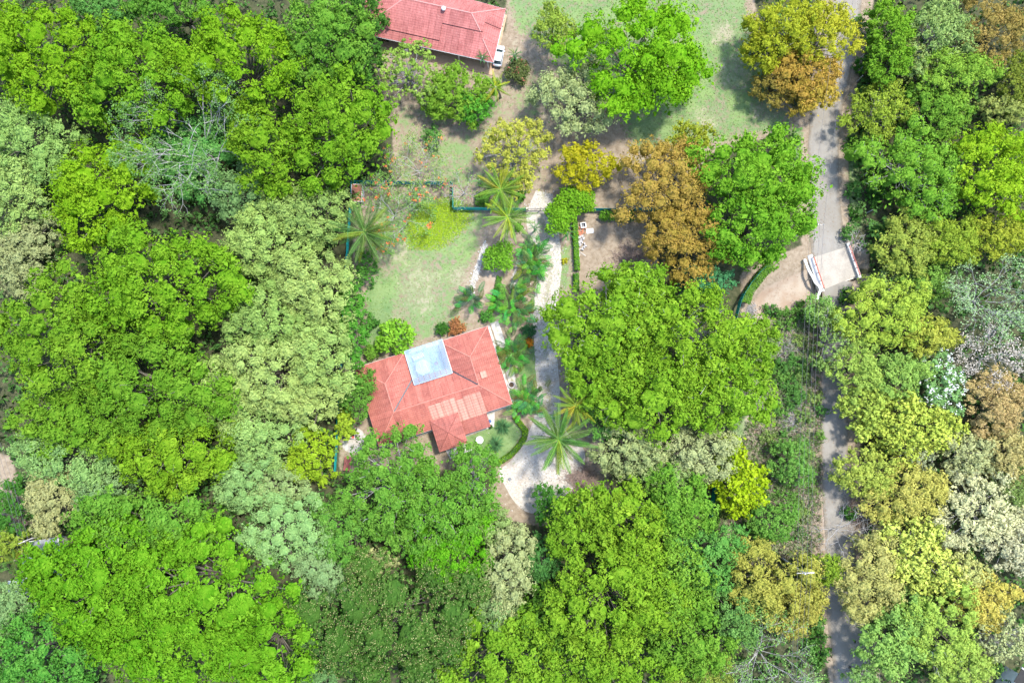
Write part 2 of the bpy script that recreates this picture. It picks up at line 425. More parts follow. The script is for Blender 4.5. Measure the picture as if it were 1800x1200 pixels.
SAND_P = [[(1308,560),(1345,505),(1425,470),(1442,520),(1400,540),(1345,562)], [(1488,498),(1535,478),(1565,508),(1500,525)],
          [(1500,425),(1525,425),(1535,470),(1510,470)], [(1440,860),(1500,850),(1500,950),(1450,960)], [(1035,780),(1062,770),(1062,830),(1030,835)], [(1305,740),(1340,700),(1345,800),(1310,810)], [(855,470),(885,470),(880,520),(850,530)]]
DIRT_EXTRA = 50

def zones(x, y):
    px, py = to_px(x, y)
    op = np.zeros(np.shape(px))
    for p in OPEN_P: op = np.maximum(op, poly_in(px, py, p))
    op = np.maximum(op, 1-smooth(34, 56, seg_dist(px, py, cl(ROAD))))
    gr = np.zeros(np.shape(px))
    for p, s in GRASS_P: gr = np.maximum(gr, s*poly_in(px, py, p, 16))
    dr = np.zeros(np.shape(px))
    for cx, c2, rx, ry, s in DRY_B: dr = np.maximum(dr, s*blob(px, py, cx, c2, rx, ry))
    sa = np.zeros(np.shape(px))
    for p in SAND_P: sa = np.maximum(sa, poly_in(px, py, p, 12))
    return op, gr, dr, sa

def axis(lo, hi, step, far):
    a = list(np.arange(lo, hi+step*.5, step)); s = step
    up = []; p = a[-1]
    while p < far: s *= 1.45; p += s; up.append(p)
    s = step; dn = []; p = a[0]
    while p > -far: s *= 1.45; p -= s; dn.append(p)
    return np.array(dn[::-1]+a+up)
def make_ground():
    xs = axis(-96, 96, .95, 3000); ys = axis(-62, 76, .95, 3000)
    X, Y = np.meshgrid(xs, ys); nx, ny = len(xs), len(ys)
    x, y = X.ravel(), Y.ravel(); z = gz(x, y)
    rng = np.random.default_rng(3)
    co = np.stack([x, y, z-.02], 1)
    idx = np.arange(nx*ny).reshape(ny, nx)
    q = np.stack([idx[:-1,:-1], idx[:-1,1:], idx[1:,1:], idx[1:,:-1]], -1).reshape(-1, 4)
    me = np_mesh('ground', co, q, M['ground'])
    op, gr, dr, sa = zones(x, y)
    a = me.attributes.new('zone', 'FLOAT_COLOR', 'POINT')
    a.data.foreach_set('color', np.stack([gr, dr, sa, np.ones_like(gr)], 1).astype(np.float32).ravel())
    b = me.attributes.new('open', 'FLOAT', 'POINT'); b.data.foreach_set('value', op.astype(np.float32))
    o = obj('ground', me); tag(o, kind='structure'); return o

def np_mesh(name, co, quads, mat=None, nrm=None, tint=None, smooth_=False):
    me = bpy.data.meshes.new(name)
    nv, nf, k = len(co), len(quads), quads.shape[1]
    me.vertices.add(nv); me.vertices.foreach_set('co', np.ascontiguousarray(co, np.float32).ravel())
    me.loops.add(nf*k); me.loops.foreach_set('vertex_index', np.ascontiguousarray(quads, np.int32).ravel())
    me.polygons.add(nf); me.polygons.foreach_set('loop_start', np.arange(0, nf*k, k, dtype=np.int32))
    if smooth_: me.polygons.foreach_set('use_smooth', np.ones(nf, bool))
    me.update(calc_edges=True)
    if mat: me.materials.append(mat)
    if nrm is not None:
        a = me.attributes.new('nrm', 'FLOAT_VECTOR', 'POINT'); a.data.foreach_set('vector', np.ascontiguousarray(nrm, np.float32).ravel())
    if tint is not None:
        a = me.attributes.new('tint', 'FLOAT', 'POINT'); a.data.foreach_set('value', np.ascontiguousarray(tint, np.float32))
    return me
make_ground()

def dense(strip, step=14):
    out = []
    for (a, b) in zip(strip[:-1], strip[1:]):
        n = max(1, int(math.hypot(a[0]-b[0], a[1]-b[1])/step))
        for i in range(n): out.append([a[j]+(b[j]-a[j])*i/n for j in range(3)])
    out.append(list(strip[-1])); arr = np.array(out, float)
    for _ in range(3): arr[1:-1] = (arr[:-2]+2*arr[1:-1]+arr[2:])/4
    return arr
def ribbon(name, strip, z, mat, rag=.10, seed=1, cols=6, kind='structure'):
    rng = np.random.default_rng(seed); s = dense(strip); n = len(s)
    c = np.array([at(p[0], p[1], 0)[:2] for p in s]); w = s[:,2]*.1
    d = np.gradient(c, axis=0); d /= np.linalg.norm(d, axis=1)[:,None]; nn = np.stack([-d[:,1], d[:,0]], 1)
    wl = w/2*(1+rag*np.convolve(rng.normal(0,1.6,n+4), np.ones(5)/5, 'valid')); wr = w/2*(1+rag*np.convolve(rng.normal(0,1.6,n+4), np.ones(5)/5, 'valid'))
    co = []; uv = []
    for j in range(cols+1):
        t = j/cols; off = -wl*(1-t)+wr*t
        xy = c+nn*off[:,None]
        co.append(np.concatenate([xy, np.full((n,1), z)], 1)); uv.append((t,))
    L = np.concatenate([[0], np.cumsum(np.linalg.norm(np.diff(c, axis=0), axis=1))])
    co = np.array(co); idx = np.arange((cols+1)*n).reshape(cols+1, n)
    q = np.stack([idx[:-1,:-1], idx[1:,:-1], idx[1:,1:], idx[:-1,1:]], -1).reshape(-1,4)[:, ::-1]
    me = np_mesh(name, co.reshape(-1,3), q, mat)
    u = me.uv_layers.new(name='UVMap'); vi = np.empty(len(me.loops), np.int32); me.loops.foreach_get('vertex_index', vi)
    uu = np.stack([np.repeat(np.arange(cols+1)/cols, n), np.tile(L, cols+1)], 1)
    u.data.foreach_set('uv', uu[vi].astype(np.float32).ravel())
    return tag(obj(name, me), kind=kind)
def sheet(name, poly, z, mat, seed=2, rag=.35, kind='structure'):
    rng = np.random.default_rng(seed); pts = []
    k = len(poly)
    for i in range(k):
        a, b = at(*poly[i]), at(*poly[(i+1)%k]); m = max(2, int((a-b).length/.9))
        for j in range(m): p = a.lerp(b, j/m); pts.append((p.x+rng.normal(0,rag*.5), p.y+rng.normal(0,rag*.5)))
    for _ in range(2): pts = [((pts[i-1][0]+2*pts[i][0]+pts[(i+1)%len(pts)][0])/4, (pts[i-1][1]+2*pts[i][1]+pts[(i+1)%len(pts)][1])/4) for i in range(len(pts))]
    ar = sum(pts[i][0]*pts[(i+1)%len(pts)][1]-pts[(i+1)%len(pts)][0]*pts[i][1] for i in range(len(pts)))
    if ar < 0: pts = pts[::-1]
    me = bpy.data.meshes.new(name); me.from_pydata([(p[0],p[1],z) for p in pts], [], [tuple(range(len(pts)))]); me.materials.append(mat)
    return tag(obj(name, me), kind=kind)

bi = next(i for i, p in enumerate(ROAD) if p[1] == 455)
ribbon('dirt_road', ROAD[:bi+1], .012, M['road'], .06, 11)
ribbon('dirt_road', [(1473,494,58)]+ROAD[bi+1:], .012, M['road'], .08, 12)
ribbon('gravel_driveway', DRIVE, .016, M['gravel'], .12, 13)
sheet('gravel_parking_yard', [(918,760),(950,745),(985,748),(1030,790),(1022,840),(1000,870),(965,895),(935,905),(905,885),(872,826),(900,808),(922,775)], .022, M['gravel'], 14)
ribbon('pebble_path', [(853,428,8),(846,450,9),(838,475,9),(831,500,9),(825,518,8)], .018, M['walk'], .18, 15, 3)
ribbon('pebble_path', [(920,438,9),(913,465,9),(907,490,10),(899,515,9)], .018, M['walk'], .2, 16, 3)
ribbon('garden_walk', [(868,566,15),(876,590,15),(884,615,14),(893,645,14),(903,680,14),(908,705,12)], .020, M['walk'], .15, 17, 3)
sheet('pale_sand_patch', [(598,775),(618,752),(640,758),(648,785),(630,798),(604,796)], .010, M['walk'], 18, .5)

def pebbles(name, spots, mat, seed):
    rng = np.random.default_rng(seed); P = np.array(spots); n = len(P)
    cube = np.array([(-1,-1,0),(1,-1,0),(1,1,0),(-1,1,0),(-.6,-.6,1),(.6,-.6,1),(.6,.6,1),(-.6,.6,1)], float)
    s = rng.uniform(.04,.11,(n,1,1))*np.array([1,1,.7]); V = cube[None]*s*rng.uniform(.7,1.3,(n,8,1))
    a = rng.uniform(0,6.28,n); c, s_ = np.cos(a), np.sin(a)
    V = np.stack([V[:,:,0]*c[:,None]-V[:,:,1]*s_[:,None], V[:,:,0]*s_[:,None]+V[:,:,1]*c[:,None], V[:,:,2]], -1)+P[:,None,:]
    f = np.array([(4,5,6,7),(0,1,5,4),(1,2,6,5),(2,3,7,6),(3,0,4,7)])
    Q = (f[None]+8*np.arange(n)[:,None,None]).reshape(-1,4)
    return obj(name, np_mesh(name, V.reshape(-1,3), Q, mat, tint=np.repeat(rng.random(n), 8)))
def strip_spots(strip, n, seed, z):
    rng = np.random.default_rng(seed); s = dense(strip, 4); out = []
    for _ in range(n):
        p = s[rng.integers(len(s))]; q = at(p[0]+rng.normal(0,p[2]*.36), p[1]+rng.normal(0,4), 0); out.append((q.x, q.y, z))
    return out
tag(pebbles('pebbles', strip_spots([(853,428,8),(846,450,9),(838,475,9),(831,500,9),(825,518,8)], 420, 5, .015)+strip_spots([(920,438,9),(899,515,9)], 260, 6, .015), M['pebble'], 7),
    'loose white pebbles covering the two narrow garden paths', 'pebbles', kind='stuff')
tag(pebbles('gravel_stones', strip_spots(DRIVE, 1300, 8, .015)+[tuple(at(*p, 0)[:2])+(.02,) for p in np.random.default_rng(9).normal((950,835),(34,26),(700,2))], M['pebble'], 10),
    'pale loose stones scattered on the gravel driveway', 'gravel', kind='stuff')

# ---------------------------------------------------------------- foliage machinery
def unit(v): return v/np.maximum(np.linalg.norm(v, axis=-1, keepdims=True), 1e-9)
def leaf_quads(rng, pos, out_n, soft_n, length, width, spread=.6, tint=None):
    """rhombic leaves at pos; out_n is the way each faces, soft_n the shading direction of the tuft"""
    n = len(pos); g = unit(out_n+rng.normal(0, spread, (n,3)))
    flip = np.sign((g*soft_n).sum(1)); flip[flip == 0] = 1; g = g*flip[:,None]
    a = unit(np.cross(g, unit(rng.normal(0,1,(n,3))))); b = np.cross(g, a)
    L = (length*rng.uniform(.65,1.3,n))[:,None]/2; W = (width*rng.uniform(.65,1.3,n))[:,None]/2
    V = np.stack([pos-a*L, pos-b*W+g*W*.25, pos+a*L, pos+b*W+g*W*.25], 1).reshape(-1,3)
    Q = np.arange(n*4).reshape(-1,4)
    nn = unit(soft_n*.95+g*.20)
    return V, Q, np.repeat(nn, 4, 0), np.repeat(rng.random(n) if tint is None else tint, 4)

STY = {   # lobe radius, clump radius, clump drop-out, leaf length, width, cover, droop of the dome, flatness, roughness
 'spread': dict(lobe=2.5, clump=.66, drop=.04, L=.38, W=.25, cov=.56, dome=.34, fz=.62, jit=.55, skirt=1.0, sub=.55),
 'fine':   dict(lobe=1.9, clump=.48, drop=.07, L=.38, W=.19, cov=.50, dome=.40, fz=.75, jit=.75, skirt=.9, sub=.75),
 'airy':   dict(mass=.86, lobe=2.0, clump=.56, drop=.22, L=.36, W=.22, cov=.62, dome=.40, fz=.70, jit=.8, skirt=.8, sub=.65),
 'dense':  dict(lobe=3.7, clump=.40, drop=.0, L=.30, W=.21, cov=1.9, dome=.30, fz=.42, jit=.2, skirt=.8, sub=.45, cj=.03, md=1.12, hull=2.2),
 'big':    dict(mass=.75, lobe=1.6, clump=.60, drop=.25, L=.62, W=.44, cov=.92, dome=.42, fz=.8, jit=.8, skirt=.7, sub=.55),
 'shrub':  dict(inner=.5, lobe=.8, clump=.30, drop=.08, L=.30, W=.18, cov=2.2, dome=.5, fz=.85, jit=.2, skirt=.8, sub=.5),
 'thin':   dict(lobe=1.7, clump=.5, drop=.45, L=.34, W=.20, cov=1.2, nocore=1, inner=0.0, dome=.42, fz=.75, jit=.9, skirt=.5, sub=.7),
}
TRI = [0]
def crown_shape(rng, rx, ry, H, st):
    R = math.sqrt(rx*ry); lr = st['lobe']*min(1.25, max(.45, R/7.5)); pts = []
    ph = rng.uniform(0, 6.28, 4); am = rng.uniform(.05, .15, 4)
    outline = lambda th: 1+sum(am[k]*np.sin((k+2)*th+ph[k]) for k in range(4))
    for _ in range(900):
        th = rng.uniform(0, 6.28); r = math.sqrt(rng.uniform(0, 1))
        k = r*outline(th); x, y = (rx-.55*lr)*k*math.cos(th), (ry-.55*lr)*k*math.sin(th)
        if all((x-p[0])**2+(y-p[1])**2 > (st.get('md',.92)*lr)**2 for p in pts):
            pts.append((x, y, r))
    lobes = []
    drop = st['dome']*min(H*.62, R*1.15)
    for x, y, r in pts:
        l = lr*rng.uniform(.70, 1.25)*(1-.22*r)
        z = H-l*st['fz']-drop*r**2.1-abs(rng.normal(0, st['jit'])) 
        lobes.append((x, y, z, l, l*st['fz']*rng.uniform(.85,1.2)))
        if r > .62 and rng.random() < st['skirt']*.5:
            lobes.append((x*1.02, y*1.02, z-l*rng.uniform(.9,1.5), l*.9, l*.8))
    return np.array(lobes), lr
def crown_leaves(rng, lobes, lr, st, scale=1.0):
    cr0 = st['clump']*min(1.15, max(.55, lr/2.2))
    cp, cn, ln, cs, ct = [], [], [], [], []
    for i, (x, y, z, l, lz) in enumerate(lobes):
        m = int(1.55*l*l/(cr0*cr0)*1.0)+4
        d = unit(rng.normal(0, 1, (m*2, 3))+np.array((0,0,.6))); d = d[d[:,2] > -.05][:m]
        p = np.array((x,y,z))+d*np.array((l,l,lz))*rng.uniform(1-5*min(.044,st.get('cj',.16)),1+3*min(.04,st.get('cj',.16)),(len(d),1))+rng.normal(0,st.get('cj',.16),(len(d),3))
        cp.append(p); cn.append(d); ln.append(np.tile(d, 1)); cs.append(cr0*rng.uniform(.65,1.3,len(d))); ct.append(np.full(len(d), rng.random()))
    cp, cn, cs, ct = np.concatenate(cp), np.concatenate(cn), np.concatenate(cs), np.concatenate(ct)
    # leave out tufts buried inside a neighbouring bough
    q = (cp[:,None,:]-lobes[None,:,:3])/np.stack([lobes[:,3],lobes[:,3],lobes[:,4]],1)[None]
    buried = (np.linalg.norm(q, axis=2) < .74).any(1)
    hz = np.hypot(cp[:,None,0]-lobes[None,:,0], cp[:,None,1]-lobes[None,:,1])/lobes[None,:,3]
    buried |= ((hz < .72) & (cp[:,None,2] < lobes[None,:,2]-.15*lobes[None,:,4])).any(1) & (rng.random(len(cp)) < .85)
    keep = (~buried) & (rng.random(len(cp)) > st['drop'])
    cp, cn, cs, ct = cp[keep], cn[keep], cs[keep], ct[keep]
    la = st['L']*st['W']/2
    per = np.maximum(4, (st['cov']*PI*cs*cs*.62/la)).astype(int)
    idx = np.repeat(np.arange(len(cp)), per); n = len(idx)
    up = np.array((0,0,1.0))
    axis_ = unit(cn+up*.55)
    d = unit(rng.normal(0,1,(n,3))+axis_[idx]*.85)
    rad = cs[idx]*rng.uniform(.45,1.08,n)**.7
    h = (d*axis_[idx]).sum(1,keepdims=True)*axis_[idx]
    pos = cp[idx]+(d-h*(1-.72))*rad[:,None]
    soft = unit(d*.42+cn[idx]*st['sub']+up*.6)
    cl_ = rng.random(len(cp))
    tint = np.clip(.36*ct[idx]+.32*cl_[idx]+.32*rng.random(n), 0, 1)
    # a few broad sprays at the heart of every tuft, under the small leaves
    if not st.get('nocore'):
        c3 = np.repeat(np.arange(len(cp)), 2); a3 = axis_[c3]
        kp = cp[c3]+a3*(cs[c3]*rng.uniform(-.25,.22,len(c3)))[:,None]+rng.normal(0,.36,(len(c3),3))*cs[c3][:,None]
        ks = unit(a3*.4+cn[c3]*st['sub']+up*.45); kt = np.clip(.36*ct[c3]+.32*cl_[c3]+.32*rng.random(len(c3)),0,1)
        pos, d, soft, tint = np.concatenate([pos,kp]), np.concatenate([d,a3]), np.concatenate([soft,ks]), np.concatenate([tint,kt])
        size = np.concatenate([np.ones(n), 1.0*cs[c3]*rng.uniform(.7,1.2,len(c3))/st['L']])
    else: size = np.ones(n)
    return pos, d, soft, tint, cp, size
def limbs(mb, rng, H, lobes, cp, trunk_r, twigs, lean=(0,0)):
    fork = np.array((lean[0]*.3, lean[1]*.3, max(.6, min(l[2] for l in lobes)*.42)))
    mb.tube([(0,0,-.4),(lean[0]*.1,lean[1]*.1,fork[2]*.5),tuple(fork)], [trunk_r*1.35,trunk_r,trunk_r*.85], 8)
    def arc(a, b, r0, r1, n=4, sag=.12):
        a, b = np.array(a), np.array(b); o = rng.normal(0,1,3)*np.linalg.norm(b-a)*sag*.5
        pts = [a+(b-a)*t+o*math.sin(PI*t)+np.array((0,0,1))*np.linalg.norm(b-a)*.10*math.sin(PI*t) for t in np.linspace(0,1,n)]
        mb.tube([tuple(p) for p in pts], list(np.linspace(r0,r1,n)), 4, cap=False)
    hubs = []
    for l in lobes:
        arc(fork, l[:3], trunk_r*.30, trunk_r*.09, 3); hubs.append(l[:3])
    if len(cp) and twigs:
        hubs = np.array(hubs)
        for j in rng.choice(len(cp), min(twigs, len(cp)), replace=False):
            p = cp[j]; h = hubs[np.argmin(np.linalg.norm(hubs-p, axis=1))]
            arc(h, p+(p-h)*.12, trunk_r*.10, trunk_r*.03, 3, .2)
ALL_LOBES = []
def tree_frame(px, py, rot, H):
    p = at(px, py, H*.78); a = -math.radians(rot); return p, np.array(((math.cos(a),-math.sin(a),0),(math.sin(a),math.cos(a),0),(0,0,1)))
def survey_boughs(rows):
    """where the boughs of every tree will be, so that no leaves are spent under a neighbour's crown"""
    for (px,py,rx,ry,rot,H,style) in rows:
        rng = np.random.default_rng(int(px*7+py*13+rx)); k = mpp(H*.78); p, R = tree_frame(px,py,rot,H)
        lb, _ = crown_shape(rng, rx*k, ry*k, H, STY[style])
        if style in ('thin',): continue
        w = lb.copy(); w[:,:3] = lb[:,:3] @ R.T+np.array((p.x,p.y,0)); ALL_LOBES.append(((px,py), w))
def make_tree(name, px, py, rx, ry, rot, H, style, color, label, cat='tree', group=None, seed=None, bark='bark', twigs=10, flowers=None, cov=1.0, base=None):
    st = dict(STY[style]); st['cov'] *= cov
    rng = np.random.default_rng(seed if seed is not None else int(px*7+py*13+rx))
    zc = H*.78; k = mpp(zc); p = at(px, py, zc); z0 = float(gz(p.x, p.y))
    rx, ry = rx*k, ry*k
    t = thing(name, label, cat, (p.x, p.y, z0), -math.radians(rot), group)
    lobes, lr = crown_shape(rng, rx, ry, H, st)
    pos, d, soft, tint, cp, size = crown_leaves(rng, lobes, lr, st)
    if ALL_LOBES:
        fp_, R_ = tree_frame(px, py, rot, H); wp = pos @ R_.T+np.array((fp_.x,fp_.y,0)); hid = np.zeros(len(pos), bool)
        for key, w in ALL_LOBES:
            if key == (px,py): continue
            for l in w[np.hypot(w[:,0]-fp_.x, w[:,1]-fp_.y) < max(rx,ry)+5]:
                hid |= (np.hypot(wp[:,0]-l[0], wp[:,1]-l[1]) < .66*l[3]) & (wp[:,2] < l[2]-.25)
        pos, d, soft, tint, size = pos[~hid], d[~hid], soft[~hid], tint[~hid], size[~hid]
    kl = 0 if st.get('inner', .9) == 0 else int(40*st.get('hull',1))      # the leaves one sees between the outer tufts
    if kl:
        li = np.repeat(np.arange(len(lobes)), kl); hd = rng.normal(0,1,(len(li),3)); hd[:,2] = np.abs(hd[:,2])+.5; hd = unit(hd)
        hp = lobes[li,:3]+hd*np.stack([lobes[li,3],lobes[li,3],lobes[li,4]],1)*rng.uniform(.70,.92,(len(li),1))
        hs = unit(hd*.6+np.array((0,0,.75))); hb = np.minimum(.32*lobes[li,3], .62)*rng.uniform(.6,1.1,len(li))/st['L']
    else: li = []; hp = hd = hs = np.zeros((0,3)); hb = np.zeros(0)
    ni = int(st.get('inner', .9)*.16*PI*rx*ry/.15)
    th = rng.uniform(0, 6.28, ni); rr_ = np.sqrt(rng.uniform(0, 1, ni))*.92
    ip = np.stack([rx*rr_*np.cos(th), ry*rr_*np.sin(th), H*(rng.uniform(.46,.74,ni)-.16*rr_**2)], 1); iu = unit(rng.normal(0,.35,(ni,3))+np.array((0,0,1.0)))
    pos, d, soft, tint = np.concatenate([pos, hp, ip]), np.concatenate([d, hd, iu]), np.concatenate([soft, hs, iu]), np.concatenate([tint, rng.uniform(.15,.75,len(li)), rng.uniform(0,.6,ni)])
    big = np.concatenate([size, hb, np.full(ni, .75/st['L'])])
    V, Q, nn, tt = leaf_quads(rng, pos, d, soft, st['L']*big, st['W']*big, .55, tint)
    if not st.get('nocore'):                   # the closed leaf mass inside each bough
        el = np.radians((-12,18,44,66,87)); az = np.arange(9)*2*PI/9; E, A_ = np.meshgrid(el, az, indexing='ij')
        dd = np.stack([np.cos(E)*np.cos(A_), np.cos(E)*np.sin(A_), np.sin(E)], -1).reshape(-1,3); nl = len(lobes)
        ii = np.arange(45).reshape(5,9); qq = np.stack([ii[:-1], np.roll(ii[:-1],-1,1), np.roll(ii[1:],-1,1), ii[1:]], -1).reshape(-1,4)
        rr2 = rng.uniform(.44,.66,(nl,45,1))*st.get('mass',1.0); rr2[:,36:] = rr2[:,36:37]
        LV = lobes[:,None,:3]+dd[None]*np.stack([lobes[:,3]*1.08,lobes[:,3]*1.08,lobes[:,4]*.86],1)[:,None,:]*rr2
        LQ = (qq[None]+45*np.arange(nl)[:,None,None]).reshape(-1,4)+len(V)
        LN = np.broadcast_to(unit(dd*.6+np.array((0,0,.55)))[None], LV.shape).reshape(-1,3)
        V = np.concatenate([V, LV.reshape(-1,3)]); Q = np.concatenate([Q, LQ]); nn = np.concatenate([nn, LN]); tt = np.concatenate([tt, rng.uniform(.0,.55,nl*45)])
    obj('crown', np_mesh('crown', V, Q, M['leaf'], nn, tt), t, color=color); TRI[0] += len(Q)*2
    mb = MB(); limbs(mb, rng, H, lobes, cp, max(.07, .028*H+.012*rx), twigs)
    mb.build('trunk', M[bark], t, True)
    if flowers:
        fc, nf, fs = flowers
        if nf > 1000: fp = pos[rng.choice(len(size), nf)]+np.array((0,0,.10)); rr = fp
        else:
            j = rng.choice(len(cp), min(nf, len(cp)), replace=len(cp) < nf); rr = np.repeat(j, 7)
            fp = cp[rr]+np.array((0,0,.35))+rng.normal(0,.14,(len(rr),3))
        up = np.tile((0,0,1.0),(len(rr),1))
        V, Q, nn, tt = leaf_quads(rng, fp, up, up, fs, fs*.8, .7)
        tag(obj('blossom', np_mesh('blossom', V, Q, M['leaf'], nn, tt), t, color=fc), kind='stuff'); TRI[0] += len(Q)*2
    return t

def make_bare(name, px, py, rpx, H, label, color=None, cov=0.0, bark='bark_pale', lean=(0,0), group=None, seed=1, n=9, flowers=None, leafst='airy', depth=4):
    rng = np.random.default_rng(seed); zc = H*.65; k = mpp(zc); p = at(px, py, zc); R = rpx*k
    t = thing(name, label, 'tree', (p.x, p.y, float(gz(p.x, p.y))), 0, group); mb = MB(); tips = []
    def grow(a, d, L, r, lev):
        mid = a+d*L*.5+rng.normal(0,.06,3)*L; b = a+d*L+rng.normal(0,.05,3)*L
        mb.tube([tuple(a), tuple(mid), tuple(b)], [r, r*.8, r*.6], 6 if lev < 2 else 4, cap=False)
        if lev >= depth: tips.append(b); return
        if lev >= 2: tips.append(mid)
        for _ in range(3 if lev < 2 else rng.integers(2,4)):
            nd = d+rng.normal(0,.48,3); nd[2] = nd[2]*.75+.10; nd /= np.linalg.norm(nd)
            grow(b, nd, L*rng.uniform(.58,.85), r*.58, lev+1)
        if lev >= 1:
            nd = d+rng.normal(0,.7,3); nd /= np.linalg.norm(nd); grow(mid, nd, L*.55, r*.4, lev+2 if lev+2 <= depth else depth)
    tr = max(.08, .014*H)
    f = np.array((lean[0]*.3, lean[1]*.3, H*.25)); mb.tube([(0,0,-.4),(f[0]*.5,f[1]*.5,f[2]*.5),tuple(f)], [tr*1.4,tr*1.1,tr], 8)
    for i in range(n):
        a = 2*PI*i/n+rng.normal(0,.25); s = rng.uniform(.45,1.25)
        d = np.array((math.cos(a)*s+lean[0]/max(H,1), math.sin(a)*s+lean[1]/max(H,1), .75)); d /= np.linalg.norm(d)
        grow(f, d, math.hypot(R, H*.5)*.46, tr*.55, 1)
    V0 = np.array(mb.v); rr = np.hypot(V0[:,0], V0[:,1]); s = np.where(rr > R, R/np.maximum(rr,1e-6)*(1+.12*(rr/R-1)), 1)
    V0[:,0] *= s; V0[:,1] *= s; V0[:,2] = np.where(V0[:,2] > H, H-(V0[:,2]-H)*.35, V0[:,2]); V0[:,2] = np.maximum(V0[:,2], np.where(rr > .6, .25, -9)); mb.v = [tuple(v) for v in V0]
    mb.build('branches', M[bark], t, False); TRI[0] += len(mb.f)*2
    T = np.array(tips); rr = np.hypot(T[:,0],T[:,1]); s = np.where(rr > R, R/rr*(1+.12*(rr/R-1)), 1); T[:,:2] *= s[:,None]; T[:,2] = np.where(T[:,2] > H, H-(T[:,2]-H)*.35, T[:,2]); T[:,2] = np.maximum(T[:,2], .3)
    if color is not None and cov > 0:
        per = max(1, int(14*cov)); idx = np.repeat(np.arange(len(T)), per)
        pos = T[idx]+rng.normal(0,.34,(len(idx),3)); up = np.tile((0,0,1.0),(len(idx),1))
        V, Q, nn, tt = leaf_quads(rng, pos, up, unit(up+rng.normal(0,.3,up.shape)), .32, .2, .8)
        obj('crown', np_mesh('crown', V, Q, M['leaf'], nn, tt), t, color=color); TRI[0] += len(Q)*2
    if flowers:
        fc, nf, fs = flowers; j = rng.choice(len(T), nf); rr = np.repeat(j, 8)
        pos = T[rr]+rng.normal(0,.16,(len(rr),3))+np.array((0,0,.1)); up = np.tile((0,0,1.0),(len(rr),1))
        V, Q, nn, tt = leaf_quads(rng, pos, up, up, fs, fs*.7, .7)
        tag(obj('blossom', np_mesh('blossom', V, Q, M['leaf'], nn, tt), t, color=fc), kind='stuff'); TRI[0] += len(Q)*2
    return t
# ---------------------------------------------------------------- houses
def clip3(poly, pt, nrm):
    out = []; k = len(poly)
    for i in range(k):
        a, b = poly[i], poly[(i+1)%k]; da, db = (a-pt).dot(nrm), (b-pt).dot(nrm)
        if da >= -1e-6: out.append(a)
        if (da > 1e-6 and db < -1e-6) or (da < -1e-6 and db > 1e-6): out.append(a+(b-a)*(da/(da-db)))
    return out
def roof_plane(roof, pts, mat, width=1.05, lift=0.0, region=None, seed=0, thick=.05, gap=.012):
    """sheets laid side by side from eave to ridge on one slope; pts[0]-pts[1] is the eave"""
    rng = random.Random(seed); P = [Vector(p) for p in pts]
    n = (P[1]-P[0]).cross(P[2]-P[0]).normalized()
    if n.z < 0: n = -n
    e = (P[1]-P[0]).normalized(); s = n.cross(e)
    if region:
        for (q, m) in region: P = clip3(P, Vector(q), Vector(m))
        if len(P) < 3: return
    us = [(p-P[0]).dot(e) for p in P]; u = min(us)-rng.uniform(0, .5*width); o0 = P[0]
    while u < max(us):
        w = width*rng.uniform(.92,1.08)
        Q = clip3(P, o0+e*(u+gap), e); Q = clip3(Q, o0+e*(u+w-gap), -e) if len(Q) >= 3 else Q
        u += w
        if len(Q) < 3: continue
        area = sum(((Q[i]-Q[0]).cross(Q[i+1]-Q[0])).length for i in range(1, len(Q)-1))/2
        if area < .05: continue
        off = n*(lift+rng.uniform(0,.022)); k = len(Q)
        top = [q+off+n*thick for q in Q]; bot = [q+off for q in Q]
        V = bot+top; nn = (top[1]-top[0]).cross(top[2]-top[0])
        rev = nn.dot(n) < 0
        F = [tuple(range(k-1,-1,-1)), tuple(range(k,2*k))]+[(i,(i+1)%k,k+(i+1)%k,k+i) for i in range(k)]
        if rev: F = [f[::-1] for f in F]
        me = bpy.data.meshes.new('roof_panel'); me.from_pydata([tuple(v) for v in V], [], F); me.materials.append(mat)
        uvl = me.uv_layers.new(name='UVMap')
        for lp in me.loops:
            v = V[lp.vertex_index]; uvl.data[lp.index].uv = ((v-Vector(pts[0])).dot(e), (v-Vector(pts[0])).dot(s))
        obj('roof_panel', me, roof)
def under(mb, pts, t=.06):
    """the sheet below the tiles"""
    P = [Vector(p) for p in pts]; n = (P[1]-P[0]).cross(P[2]-P[0]).normalized()
    if n.z < 0: n = -n; P = P[::-1]
    k = len(P); b = len(mb.v); mb.v += [tuple(p-n*t) for p in P]+[tuple(p-n*.005) for p in P]
    mb.f += [tuple(range(b+k-1,b-1,-1)), tuple(range(b+k,b+2*k))]+[(b+i,b+(i+1)%k,b+k+(i+1)%k,b+k+i) for i in range(k)]
def cap(roof, a, b, mat, w=.26, h=.10, lift=.07):
    a = Vector(a)+Vector((0,0,lift)); b = Vector(b)+Vector((0,0,lift)); mb = MB(); d = b-a; L = d.length; k = max(1, int(L/.9))
    for i in range(k):
        p, q = a+d*(i/k), a+d*((i+1)/k-.02/L*0); mb.tube([tuple(p), tuple(q+Vector((0,0,.0)))], [w*.5,w*.44], 6)
    mb.build('ridge_cap', mat, roof)
